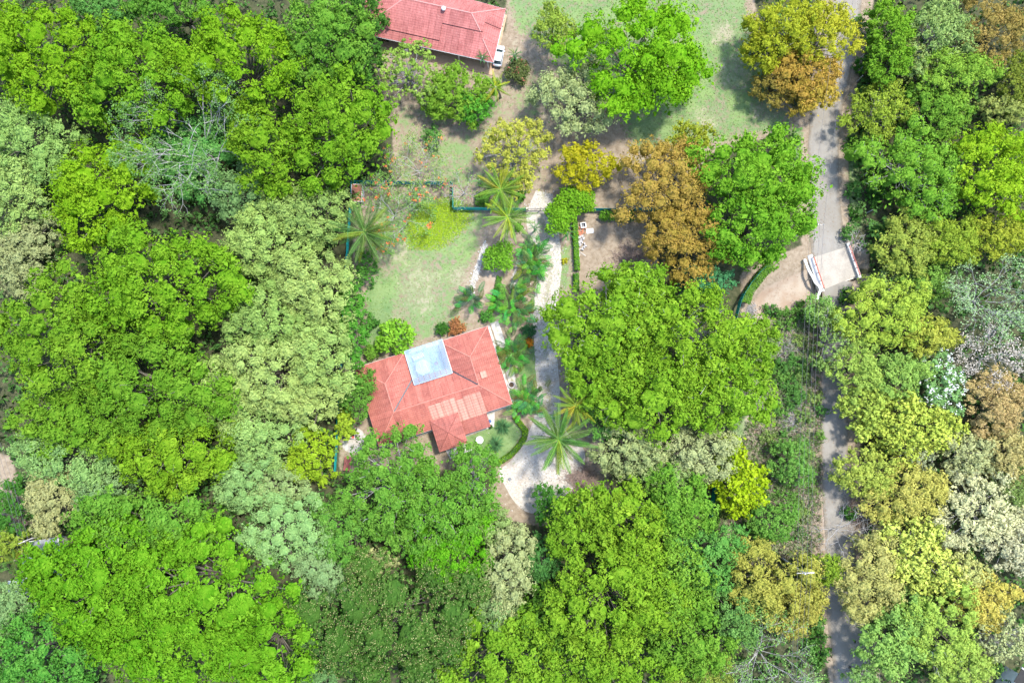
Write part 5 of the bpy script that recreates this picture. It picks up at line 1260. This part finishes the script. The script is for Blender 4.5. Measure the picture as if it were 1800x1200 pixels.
for i,(px,py,r,h,lab) in enumerate([(941,400,16,3.2,'small palm standing in the white gravel near the gate'),(997,408,20,3.4,'small palm at the end of the clipped hedge by the driveway'),(905,95,18,4.0,'small palm above the red-leaved shrub beside the house track'),
    (765,105,0,0,''),(828,345,0,0,''),(843,316,17,3.2,'small dark palm behind the coconut palms'),(862,318,15,3.0,'small dark palm beside the yellow-green twiggy tree'),(768,105,0,0,''),(615,742,17,3.2,'small palm beside the teal fence behind the house'),(765,103,0,0,''),(848,100,16,3.6,'small palm at the corner of the rose roof beside the car')]):
    if r: palm(px,py,r,h,lab,(.07,.22,.06),9,30+i,.1,'small_palm',.2,(45,-10),None)
def areca(px, py, rx, ry, label, n, seed, color=(.10,.235,.045)):
    rng = random.Random(seed); p = at(px, py, 1.5); t = thing('cane_palm', label, 'palm', (p.x,p.y,0))
    st = MB(); k = mpp(2.0)
    for i in range(n):
        x, y = rng.gauss(0, rx*k*.36), rng.gauss(0, ry*k*.36); s = .95; h = rng.uniform(.7,1.9)
        if i % 3 == 0: st.tube([(x,y,-.2),(x*1.02,y*1.02,h)], [.05,.03], 6)
        c = [q*rng.choice((.6,.85,1.1,1.6)) for q in color]
        o = obj('frond', rng.choice(AR), t, color=c); q = rng.uniform(.6,1.0); o.scale = (q,q,q)
        o.location = (x,y,h); o.rotation_euler = (rng.uniform(-.3,.3), -math.radians(rng.uniform(5,62)), math.atan2(y,x)+rng.gauss(0,.9) if i % 4 else rng.uniform(0,6.28))
    st.build('stem', M['bark_palm'], t)
areca(935,458,28,46,'tall bank of cane palms between the pebble path and the gravel driveway',110,1)
areca(902,535,38,44,'bank of cane palms between lawn and driveway near the house',120,2)
areca(826,527,20,20,'small cane palm clump on the lawn beside the pebble path',40,3,(.075,.19,.05))
areca(902,622,32,32,'round cane palm clump at the house walk nearest the lawn',84,4)
areca(928,703,32,32,'round cane palm clump at the house corner by the driveway',84,5)
def yucca(px, py, rpx, label, seed):
    rng = np.random.default_rng(seed); p = at(px, py, .6); t = thing('rosette_palm', label, 'palm', (p.x,p.y,0)); R = rpx*mpp(1)
    MB().tube([(0,0,-.2),(0,0,.7)], [.16,.12], 8).build('trunk', M['bark_palm'], t)
    V, Q, NN, TT = [], [], [], []
    for i in range(130):
        a = rng.uniform(0,6.28); el = rng.uniform(-.1,1.35); d = np.array((math.cos(a)*math.cos(el), math.sin(a)*math.cos(el), math.sin(el))); s = np.array((-math.sin(a),math.cos(a),0))*.05
        l = R*rng.uniform(.8,1.1); b = np.array((0,0,.68)); m = b+d*l*.55; e = b+d*l-np.array((0,0,.25*l)); k = len(V)
        V += [b, m-s, e, m+s]; Q.append((k,k+1,k+2,k+3)); NN += [unit(d*.4+np.array((0,0,1)))]*4; TT += [float(rng.random())]*4
    obj('leaves', np_mesh('leaves', np.array(V), np.array(Q), M['frond'], np.array(NN), np.array(TT)), t, color=(.07,.17,.06))
yucca(885,749,18,'spiky rosette palm on the garden lawn beside the house corner',1); yucca(871,780,18,'spiky rosette palm on the garden lawn beside the curved hedge',2)

# ---------------------------------------------------------------- shrubs and hedges
def shrub(name, px, py, r, h, col, label, group=None, style='shrub', cat='shrub', **k): return make_tree(name, px, py, r, k.pop('ry', r), 0, h, style, col, label, cat, group, twigs=6, **k)
shrub('round_shrub',777,578,11,1.8,(.06,.19,.025),'round dark green shrub at the roof edge beside the orange shrub')
shrub('orange_shrub',802,574,14,1.8,(.42,.20,.07),'orange-leaved shrub at the salmon roof edge')
shrub('round_shrub',657,568,8,1.4,(.05,.17,.025),'small round dark shrub at the forest side of the lawn')
shrub('round_shrub',855,556,11,1.5,(.08,.27,.04),'dotted green shrub at the house corner beside the cane palms')
shrub('croton_shrub',931,541,8,1.3,(.55,.27,.02),'orange-yellow croton shrub beside the great lime tree'); shrub('croton_shrub',930,602,7,1.2,(.58,.25,.02),'orange-yellow croton shrub on the grass by the wheel tracks')
shrub('dark_shrub',930,580,12,1.8,(.05,.18,.05),'dark blue-green shrub between the two croton shrubs',ry=10)
shrub('red_shrub',910,122,20,2.6,(.15,.20,.06),'shrub with red tinged leaves below the small palm at the house track',flowers=((.45,.12,.10),16,.2),ry=24)
shrub('yellow_flower_shrub',993,458,5,.5,(.55,.55,.02),'small yellow flowering plant on the strip beside the clipped hedge')
for q in ((912,398,8),(1003,540,10),(917,340,10)): shrub('small_shrub',q[0],q[1],q[2],1.3,(.10,.27,.03),'small green garden shrub beside the gravel driveway','small driveway shrubs')
shrub('small_shrub',848,348,14,1.5,(.11,.26,.04),'low green shrub along the teal fence near the coconut palms')
shrub('small_shrub',1075,378,22,1.8,(.15,.36,.03),'bright green shrub row along the teal fence at the dirt yard',ry=10)
shrub('small_shrub',1108,378,22,1.8,(.11,.28,.04),'darker green shrub row along the teal fence below the orange trees',ry=10)
shrub('small_shrub',640,470,24,3.5,(.08,.24,.035),'dark green shrub below the coconut palm at the forest edge',ry=36,style='airy',cov=1.4)
shrub('small_shrub',640,565,14,3.0,(.10,.28,.04),'fresh green shrub in front of the forest beside the lawn',ry=26,style='airy',cov=1.4)
shrub('small_shrub',625,345,10,2.6,(.10,.24,.04),'green shrub climbing over the slatted shed')
rs = np.random.default_rng(77)
SCR = [(1390,560,20),(1375,585,18),(1405,600,14),(1395,640,24),(1370,660,20),(1412,655,16),(1355,690,16),(1400,690,20),(1375,720,14),(1412,735,16),(1350,770,16),(1330,900,18),(1385,870,22),(1345,955,18),(1410,900,16),(1395,935,20),(1320,930,16),(1425,800,12),(1432,700,12),(1365,545,12),(1420,545,18),(1440,620,14),(1280,895,14),(1410,780,18),(1375,800,16),(1432,860,10),(1300,720,12),(1385,765,14),(1335,860,14)]
for i,(px,py,r) in enumerate(SCR):
    c = [(.13,.29,.05),(.18,.30,.07),(.22,.33,.08),(.10,.25,.05)][i%4]; wd = ['mid green','yellowish green','pale olive','dark green'][i%4]; nr = 'near the bridge and creek' if py < 625 else 'beside the grey brush heaps' if py < 790 else 'near the half buried teal fence' if px < 1350 else 'under the roadside cables'
    shrub('scrub_bush',px,py,r*1.15,rs.uniform(1.0,2.2),c,f'{wd} scrub bush {nr} in the overgrown strip','scrub bushes beside the dirt road',style='airy',ry=r*rs.uniform(.8,1.5),cov=1.2,seed=900+i)
for i,(px,py,r) in enumerate([(1500,250,13),(1505,330,15),(1500,205,12),(1508,375,12),(1495,410,12),(1535,250,22),(1540,330,24),(1548,400,18),(1520,40,18),(1530,110,22),(1535,150,24),(1490,560,22),(1500,520,14),(1445,720,12),(1445,770,10),(1500,900,12),(1445,640,16),(1435,1090,22),(1440,1140,24),(1535,1090,20),(1395,285,14),(1400,245,12)]):
    shrub('verge_bush',px,py,r*1.1,rs.uniform(1.3,3.0),[(.07,.20,.03),(.10,.25,.05),(.14,.28,.05)][i%3],['dark','mid','light'][i%3]+' green verge bush '+('across the road beside the leaning posts' if px > 1480 and py < 420 else 'at the lawn side of the pale road' if py < 420 else 'beyond the bridge at the shaded road' if py < 800 else 'at the far shaded end of the road'),'verge bushes along the dirt road',style='airy',ry=r*rs.uniform(.9,1.4),cov=1.3,seed=950+i)
def hedge(label, pts, w, h, col, seed, dens=1.0):
    rng = np.random.default_rng(seed); W = [at(*p) for p in pts]; t = thing('clipped_hedge', label, 'hedge', W[0]); o_ = np.array(W[0])
    P, Nn = [], []
    for a, b in zip(W[:-1], W[1:]):
        a, b = np.array(a)-o_, np.array(b)-o_; l = np.linalg.norm(b-a); d = (b-a)/l; nn = np.array((-d[1],d[0],0)); m = int(l*(w+2*h)*60*dens)
        s = rng.uniform(-(w/2+h), w/2+h, m); u = rng.uniform(-.15,l+.15,m); top = np.abs(s) < w/2
        off = np.clip(s, -w/2, w/2)+rng.normal(0,.05,m); z = np.where(top, h, h-(np.abs(s)-w/2))+rng.normal(0,.06,m)
        P.append(a+d*u[:,None]+nn*off[:,None]+np.array((0,0,1))*z[:,None]); Nn.append(np.where(top[:,None], np.array((0,0,1.0)), nn*np.sign(s)[:,None]*.8+np.array((0,0,.5))))
    P, Nn = np.concatenate(P), unit(np.concatenate(Nn))
    V, Q, nn, tt = leaf_quads(rng, P, Nn, Nn, .24, .15, .6); tag(obj('foliage', np_mesh('foliage', V, Q, M['leaf'], nn, tt), t, color=col), kind='stuff'); TRI[0] += 2*len(Q)
    mb = MB()
    for a, b in zip(W[:-1], W[1:]): mb.beam(np.array(a)-o_+np.array((0,0,h*.42)), np.array(b)-o_+np.array((0,0,h*.42)), w*.7, h*.95)
    mb.build('stem_mass', M['hedgecore'], t)
M['hedgecore'] = simple('hedge_inner_leaf', (.05,.11,.02), .9, .4, 6)
hedge('straight clipped hedge between the driveway lawn and the dirt yard',[(1010,392),(1011,420),(1013,455),(1014,475)],.8,1.2,(.13,.33,.02),1)
hedge('short dark clipped hedge at the great lime tree end of the drive',[(1012,482),(1013,512)],.8,1.2,(.08,.24,.02),2)
hedge('curved clipped hedge round the garden lawn at the parking yard',[(904,732),(914,744),(924,757),(921,770),(910,786),(895,801),(880,810),(868,815)],.85,.7,(.14,.30,.015),3)
hedge('low clipped hedge strip beside the cane palms',[(878,487),(873,510),(866,540),(860,550)],.9,.5,(.10,.30,.02),4)
hedge('leafy hedge hugging the outer side of the curved teal fence',[(1352,468),(1337,483),(1322,502),(1312,518),(1308,532)],1.5,1.2,(.13,.30,.03),5)
hedge('leafy hedge along the half buried teal fence',[(1262,850),(1257,890),(1254,925)],1.2,1.2,(.13,.30,.04),6,.7)

# bright groundcover on the lawn
rng = np.random.default_rng(21); U = rng.uniform((700,345),(835,440),(30000,2))
pg = [(745,360),(790,352),(825,372),(815,395),(792,414),(774,430),(745,436),(722,428),(718,395)]
mk = poly_in(U[:,0],U[:,1],pg,22); U = U[mk > rng.random(len(U))*.9+.1][:11000]; P = np.array([at(a,b,.05) for a,b in U]); P[:,2] += rng.normal(0,.04,len(P))
up = np.tile((0,0,1.0),(len(P),1)); V,Q,nn,tt = leaf_quads(rng,P,up,up,.22,.13,.5)
tag(obj('groundcover',np_mesh('groundcover',V,Q,M['leaf'],nn,tt),color=(.27,.42,.02)),'bright lime groundcover patch on the lawn under the bare blossoming tree','groundcover',kind='stuff'); TRI[0] += 2*len(Q)
# short grass on the lawns
def scatter(n, box, accept, seed):
    r = np.random.default_rng(seed); a = r.uniform((box[0],box[1]),(box[2],box[3]),(n,2)); k = (at(box[0],box[1]),at(box[2],box[3]))
    x = (a[:,0]-900)/FPX*CAM_H; y = np.array([at(900,b,0).y for b in a[:,1]])
    x = x*(1.0)
    m = accept(x,y,r); return x[m], y[m], r
def grass_ok(x,y,r):
    op,gr,dr,sa = zones(x,y); return (gr*(1-.8*dr)) > r.random(len(x))*.9
xs_,ys_,r_ = scatter(90000,(600,-30,1420,980),grass_ok,31)
P = np.stack([xs_,ys_,gz(xs_,ys_)+.04],1); up = np.tile((0,0,1.0),(len(P),1))
V,Q,nn,tt = leaf_quads(r_,P,up,up,.30,.10,.5); tag(obj('lawn_grass',np_mesh('lawn_grass',V,Q,M['leaf'],nn,tt),color=(.19,.30,.09)),'short green grass tufts on the lawns and yards','grass',kind='stuff'); TRI[0] += 2*len(Q)
def dry_ok(x,y,r):
    op,gr,dr,sa = zones(x,y); px,py = to_px(x,y); s = poly_in(px,py,[(1300,540),(1445,530),(1445,985),(1270,985),(1290,860),(1320,760),(1370,640)],10)
    return np.maximum(dr*.35, s*.8) > r.random(len(x))
xs_,ys_,r_ = scatter(60000,(600,-20,1450,990),dry_ok,32)
P = np.stack([xs_,ys_,gz(xs_,ys_)+.08],1); up = np.tile((0,0,1.0),(len(P),1))
V,Q,nn,tt = leaf_quads(r_,P,up,up,.5,.09,.6); tag(obj('dry_grass',np_mesh('dry_grass',V,Q,M['leaf'],nn,tt),color=(.40,.34,.25)),'dry straw grass on bare lawn patches and the overgrown strip','grass',kind='stuff'); TRI[0] += 2*len(Q)
# low scrub filling the overgrown strip
def strip_ok(x,y,r):
    px,py = to_px(x,y); s = poly_in(px,py,[(1372,556),(1442,545),(1446,700),(1450,860),(1440,985),(1275,985),(1282,880),(1310,770),(1330,700),(1372,640)],10)*(1-poly_in(px,py,[(1440,540),(1500,540),(1500,985),(1446,985)],6)); return s*.8 > r.random(len(x))
for nm_,cnt,cc_,lab_ in (('low_scrub',5200,(.15,.25,.075),'low leafy scrub filling the overgrown strip beside the dirt road'),('dry_scrub',3800,(.34,.30,.22),'grey dry weeds filling the overgrown strip beside the dirt road')):
    xs_,ys_,r_ = scatter(cnt,(1270,540,1455,990),strip_ok,40+cnt); n = len(xs_); idx = np.repeat(np.arange(n),9); d = unit(r_.normal(0,1,(n*9,3))+np.array((0,0,.9)))
    P = np.stack([xs_,ys_,gz(xs_,ys_)+r_.uniform(.05,.55,n)],1)[idx]+d*r_.uniform(.08,.45,(n*9,1)); tb = r_.random(n)
    V,Q,nn,tt = leaf_quads(r_,P,d,unit(d+np.array((0,0,.8))),.34,.14,.7,np.clip(.6*tb[idx]+.4*r_.random(n*9),0,1))
    tag(obj(nm_,np_mesh(nm_,V,Q,M['leaf'],nn,tt),color=cc_),lab_,'scrub',kind='stuff')
# undergrowth on the forest floor
def floor_ok(x,y,r):
    op,gr,dr,sa = zones(x,y); px,py = to_px(x,y); yd = poly_in(px,py,[(600,330),(800,320),(1000,330),(1410,300),(1440,985),(1250,985),(1100,900),(860,905),(640,835),(590,830)],6)
    return (op < .3) & (yd < .5) & (r.random(len(x)) < .9)
xs_,ys_,r_ = scatter(16000,(-130,-110,1930,1320),floor_ok,33); xs_ *= 1.0
n = len(xs_); hh = r_.uniform(.3,2.4,n); per = 7; idx = np.repeat(np.arange(n),per); d = unit(r_.normal(0,1,(n*per,3))+np.array((0,0,.8)))
P = np.stack([xs_,ys_,hh],1)[idx]+d*r_.uniform(.3,.95,(n*per,1)); tb = r_.random(n)
V,Q,nn,tt = leaf_quads(r_,P,d,unit(d+np.array((0,0,.6))),.78,.52,.6,np.clip(.6*tb[idx]+.4*r_.random(n*per),0,1))
tag(obj('undergrowth',np_mesh('undergrowth',V,Q,M['leaf'],nn,tt),color=(.085,.20,.045)),'dark leafy undergrowth covering the forest floor between the trees','undergrowth',kind='stuff'); TRI[0] += 2*len(Q)
# fallen leaves on bare soil
def litter_ok(x,y,r):
    op,gr,dr,sa = zones(x,y); return (op*(1-gr)) > r.random(len(x))*1.3
xs_,ys_,r_ = scatter(26000,(600,-20,1560,990),litter_ok,34)
P = np.stack([xs_,ys_,gz(xs_,ys_)+.03],1); up = np.tile((0,0,1.0),(len(P),1))
V,Q,nn,tt = leaf_quads(r_,P,up,up,.17,.10,.35); tag(obj('leaf_litter',np_mesh('leaf_litter',V,Q,M['leaf'],nn,tt),color=(.26,.17,.10)),'fallen brown leaves on the bare soil and verges','leaf litter',kind='stuff'); TRI[0] += 2*len(Q)

# ---------------------------------------------------------------- brush piles, rubble, garden things
def brush(label, px, py, rx, ry, h, n, seed, mat='twig'):
    rng = np.random.default_rng(seed); p = at(px,py); t = thing('brush_pile', label, 'brush pile', (p.x,p.y,float(gz(p.x,p.y)))); mb = MB()
    for i in range(n):
        x,y = rng.normal(0,rx*.1*.45), rng.normal(0,ry*.1*.45); a = rng.uniform(0,6.28); l = rng.uniform(.6,2.0); z = max(.03,h*math.exp(-((x/(rx*.06))**2+(y/(ry*.06))**2)))*rng.uniform(.1,1)
        dz = rng.normal(0,.18)*l; q = (x+math.cos(a)*l/2,y+math.sin(a)*l/2,max(.03,z+dz)); m = (x+rng.normal(0,.1),y+rng.normal(0,.1),z+.06)
        r0 = rng.uniform(.012,.04); mb.tube([(x-math.cos(a)*l/2,y-math.sin(a)*l/2,max(.03,z-dz)),m,q],[r0,r0*.8,r0*.4],4,cap=False)
    tag(mb.build('sticks', M[mat], t), kind='stuff'); TRI[0] += len(mb.f)*2
brush('heap of brown cut branches at the rim of the gravel parking yard',1022,840,30,26,1.3,520,1)
brush('heap of grey cut branches in the dirt yard under the orange tree',1108,452,36,30,1.0,420,2)
brush('dry grey brush heap in the scrub strip beside the dirt road',1390,730,22,40,.6,360,3,'bark_pale')
brush('dry grey brush drift at the great lime trees end of the scrub strip',1335,705,26,44,.6,320,4,'bark_pale')
brush('pale dry brush drift near the creek bank',1385,610,22,34,.6,300,5,'bark_pale')
brush('dry twigs heap on the creek bank near the curved fence',1322,545,14,16,.4,120,6,'bark_pale')
brush('brown fallen twigs at the sunlit stretch of road',1510,900,26,40,.4,300,7)
brush('fallen branches in the brown clearing under the cables',30,900,36,40,.5,220,8)
brush('dry brush beside the overgrown fence near the road end',1300,925,26,26,.5,200,9)
rng = random.Random(3); pc_ = at(1022,410); rub = thing('rubble_pile','pile of broken red bricks and grey blocks beside the clipped hedge','rubble',pc_)
for i in range(60):
    x,y = rng.gauss(0,.5)-.1, rng.uniform(-3.0,1.2); red = y > .0-rng.random()*.8
    b = MB().box((0,0,0),(.30,.16,.12) if red else (.42,.2,.2)).build('brick' if red else 'block', M['brick'] if red else M['block'], rub); b.location = (x,y,.08+rng.random()*.22); b.rotation_euler = (rng.uniform(-.4,.4),rng.uniform(-.4,.4),rng.uniform(0,3.1))
def plank(px,py,l,a,label,mat='wood'):
    t = MB().box((0,0,.06),(l,.18,.05)).build('plank',M[mat]); t.location = at(px,py); t.rotation_euler = (0,0,a); tag(t,label,'plank','loose planks beside the rubble pile')
for q in ((1020,438,1.6,.5),(1024,446,1.4,-.6),(1018,452,1.8,1.4)): plank(*q,'weathered plank lying beside the rubble pile')
t = thing('water_trough','grey square tub beside the red brick rubble','tub',at(1025,397),.1)
mb = MB()
for s in (-1,1): mb.box((s*.42,0,.3),(.08,.92,.6)); mb.box((0,s*.42,.3),(.76,.08,.6))
mb.build('side',M['steel'],t); MB().box((0,0,.06),(.8,.8,.1)).build('bottom',M['darkmetal'],t)
t = thing('white_board','white rectangular board lying beside the brick rubble','board',at(1037,406),.12); MB().box((0,0,.05),(1.25,.85,.05)).build('panel',M['white'],t); MB().box((0,0,.02),(1.1,.7,.04)).build('backing',M['wood'],t)
t = thing('garden_table','round white stone table on the garden lawn','table',at(843,773,.7)); t.location.z = 0
MB().lathe([(.62,.66),(.66,.70),(.66,.74),(.60,.76)],24).build('tabletop',M['white'],t); MB().lathe([(.3,0),(.26,.08),(.14,.2),(.14,.60),(.28,.67)],14).build('pedestal',M['concrete'],t)
t = thing('stone_well_ring','round stone ring planter on the house walk','planter',at(899,676))
mb = MB(); n_ = 20
for r0,z0 in ((.62,0),(.62,.45),(.44,.45),(.44,.05)):
    mb.v += [(r0*math.cos(2*PI*j/n_),r0*math.sin(2*PI*j/n_),z0) for j in range(n_)]
mb.f = [(i*n_+j,i*n_+(j+1)%n_,(i+1)*n_+(j+1)%n_,(i+1)*n_+j) for i in range(3) for j in range(n_)]; mb.build('ring',M['block'],t); MB().lathe([(.43,.02),(.43,.22)],16).build('soil',M['soil'],t)
chair('garden_chair','blue garden chair at the terrace corner',at(861,740),rz+.3,M['blue'])
t = thing('potted_plant','small dark potted plant behind the blue garden chair','plant',at(863,749)); MB().lathe([(.14,0),(.2,.35)],10).build('pot',M['brick'],t)
r2_ = np.random.default_rng(4); d = unit(r2_.normal(0,1,(120,3))+np.array((0,0,.8))); V,Q,nn,tt = leaf_quads(r2_,d*.3+np.array((0,0,.55)),d,d,.25,.12); obj('leaves',np_mesh('leaves',V,Q,M['leaf'],nn,tt),t,color=(.05,.14,.03))
t = thing('utility_cart','white flat cart carrying a tyre and a red box on the sand patch','cart',at(619,761,.5),math.radians(-3)); t.location.z = 0
MB().box((0,0,.42),(.95,1.9,.08)).build('bed',M['darkmetal'],t)
for s in (-1,1): MB().box((s*.5,0,.52),(.08,1.95,.22)).build('side_rail',M['white'],t)
MB().box((0,-.75,.55),(.9,.42,.2)).build('end_box',M['white'],t)
for x in (-.52,.52):
    for y in (-.6,.6): w = MB().lathe([(.12,-.06),(.22,-.06),(.22,.06),(.12,.06)],12).build('wheel',M['rubber'],t); w.rotation_euler = (0,PI/2,0); w.location = (x*1.15,y,.22)
w = MB()
for k_ in range(24):
    pass
def torus(R,r,mat,name,nu=20,nv=8):
    mb = MB()
    for i in range(nu):
        for j in range(nv): a,b = 2*PI*i/nu,2*PI*j/nv; mb.v.append(((R+r*math.cos(b))*math.cos(a),(R+r*math.cos(b))*math.sin(a),r*math.sin(b)))
    mb.f = [(i*nv+j,((i+1)%nu)*nv+j,((i+1)%nu)*nv+(j+1)%nv,i*nv+(j+1)%nv) for i in range(nu) for j in range(nv)]
    return mb.build(name,M[mat],None,True)
ty = torus(.34,.12,'rubber','spare_tyre'); ty.location = at(620.5,755.5,.58); tag(ty,'black tyre lying on the white flat cart','tyre')
rb = MB().box((0,0,.12),(.42,.36,.24)).build('red_box',M['red']); rb.location = at(621,768,.65); tag(rb,'red box on the end of the white flat cart','box')
t = thing('drain_cover','small dark round drain cover in the gravel parking yard','drain',at(896,842)); MB().lathe([(.30,-.05),(.30,.05),(.26,.06)],14).build('rim',M['darkmetal'],t)
for i in range(4): MB().box((-.15+.1*i,0,.065),(.04,.42,.02)).build('grate_bar',M['steel'],t)

# ---------------------------------------------------------------- the silver car
cp_ = at(876.5,97.5,.9); ca = math.atan2((at(880,80)-at(874,115)).y,(at(880,80)-at(874,115)).x)
car = thing('parked_car','silver hatchback parked tight against the rose-roofed house','car',(cp_.x,cp_.y,0),ca)
LC,WC = 3.9,1.68
def loft(secs):
    mb = MB(); k = len(secs[0])
    for s in secs: mb.v += s
    for i in range(len(secs)-1):
        for j in range(k): mb.f.append((i*k+j,i*k+(j+1)%k,(i+1)*k+(j+1)%k,(i+1)*k+j))
    mb.f.append(tuple(range(k-1,-1,-1))); mb.f.append(tuple(range((len(secs)-1)*k,len(secs)*k))); return mb
def sec(x,w,z0,z1): return [(x,-w*.92,z0),(x,-w,z0+.2),(x,-w*.99,z1-.12),(x,-w*.86,z1),(x,w*.86,z1),(x,w*.99,z1-.12),(x,w,z0+.2),(x,w*.92,z0)]
loft([sec(-LC/2,WC*.40,.42,.78),sec(-LC/2+.15,WC*.47,.25,.90),sec(-1.2,WC*.5,.2,.96),sec(0,WC*.5,.2,.98),sec(.9,WC*.5,.2,.95),sec(1.5,WC*.485,.22,.86),sec(LC/2-.12,WC*.45,.28,.74),sec(LC/2,WC*.38,.4,.62)]).build('body',M['car'],car,True)
def cab(x,w,z): return [(x,-w,.93),(x,-w*.9,z),(x,w*.9,z),(x,w,.93)]
cb = loft([cab(-1.62,WC*.43,1.0),cab(-1.3,WC*.44,1.42),cab(-.4,WC*.45,1.50),cab(.35,WC*.44,1.47),cab(1.05,WC*.44,.97)]).build('cabin',M['glass_dark'],car)
rf_ = MB().prism([(-1.28,-.62),(-.4,-.66),(.32,-.64),(.32,.64),(-.4,.66),(-1.28,.62)],1.44,1.525); rf_.build('roof',M['car'],car)
for s in (-1,1):
    for a,b in (((1.02,s*.68,.98),(.34,s*.64,1.48)),((-1.6,s*.68,1.0),(-1.28,s*.62,1.44)),((-.3,s*.75,.95),(-.3,s*.67,1.47))): MB().beam(a,b,.07,.06).build('pillar',M['car'],car)
    MB().box((.85,s*.92,.98),(.12,.2,.13)).build('mirror',M['car'],car); MB().box((LC/2-.14,s*.55,.66),(.16,.30,.12)).build('headlight',M['lamp'],car); MB().box((-LC/2+.06,s*.58,.80),(.08,.2,.2)).build('tail_light',M['red'],car)
    for x in (-1.2,1.2):
        w = MB().lathe([(.18,-.1),(.29,-.1),(.30,-.05),(.30,.05),(.29,.1),(.18,.1)],18).build('wheel',M['rubber'],car); w.rotation_euler = (PI/2,0,0); w.location = (x,s*.74,.30)
        q = MB().lathe([(.18,-.08),(.18,.105),(.04,.11)],12).build('rim',M['steel'],w)
MB().box((-LC/2-.005,0,.45),(.10,1.3,.16)).build('bumper',M['darkmetal'],car)

# ---------------------------------------------------------------- utility poles and cables
def pole(px,py,H,label,az):
    p = at(px,py,H); t = thing('utility_pole',label,'utility pole',(p.x,p.y,float(gz(p.x,p.y))),az)
    MB().tube([(0,0,-.5),(0,0,H+.4)],[.17,.12],10).build('pole',M['concrete'],t); ca_ = MB().box((0,0,H-.1),(2.4,.11,.12)).build('crossarm',M['wood'],t)
    for x in (-1.1,-.35,.45,1.1): MB().lathe([(.05,0),(.06,.05),(.035,.1),(.06,.15),(.03,.22)],8,(x,0,H-.04)).build('insulator',M['white'],ca_)
    return t
pa_ = pole(1414,1007,9.0,'concrete utility pole with white insulators above the olive-yellow tree',0); pole(1436,395,9.0,'utility pole hidden in the bright green tree at the bridge approach',0)
lampa = thing('street_lamp','pale street lamp head reaching from the utility pole over the road','street lamp',at(1425,1006,8.6)); lampa.location = (pa_.location.x,pa_.location.y,0)
MB().tube([(.14,0,8.3),(.7,0,8.6),(1.1,0,8.62)],.03,6).build('lamp_arm',M['steel'],lampa); MB().box((1.4,0,8.62),(.6,.2,.12)).build('lamp_head',M['white'],lampa)
def cable(a,b,sag,label,group,r=.018):
    a,b = Vector(a),Vector(b); pts = [tuple(a.lerp(b,s)-Vector((0,0,sag*4*s*(1-s)))) for s in np.linspace(0,1,15)]
    o_ = MB().tube(pts,r,5).build('power_cable',M['wire']); tag(o_,label,'cable',group)
A1,A2,A3,A4 = at(1414,1007,9.1),at(1436,395,9.1),at(1497,-60,9.1),at(1402,1260,9.1)
for dx in (-1.1,-.35,.45,1.1):
    v_ = Vector((dx,0,.05)); cable(A1+v_,A2+v_,1.0,'thin overhead power cable running along the property side of the dirt road','roadside power cables')
    if dx in (-1.1,1.1): cable(A2+v_,A3+v_,.7,'thin overhead cable crossing above the pale dirt road','road crossing cables')
    cable(A4+v_,A1+v_,.5,'thin overhead power cable running over the olive-yellow tree from the utility pole','cables beyond the utility pole')
pole(45,950,7.0,'utility pole beside the metal shed at the brown clearing',.4)
B1,B2 = at(45,950,7.1),at(-25,720,7.1)
for dx in (-1.1,-.35,.45): cable(B1+Vector((dx,0,0)),B2+Vector((dx,0,0)),.4,'thin overhead cable above the brown clearing at the forest edge','cables over the brown clearing')
print('foliage triangles', TRI[0], 'all', sum(len(m.loop_triangles) or sum(len(p.vertices)-2 for p in m.polygons) if len(m.polygons) < 3000 else len(m.polygons)*2 for m in bpy.data.meshes))
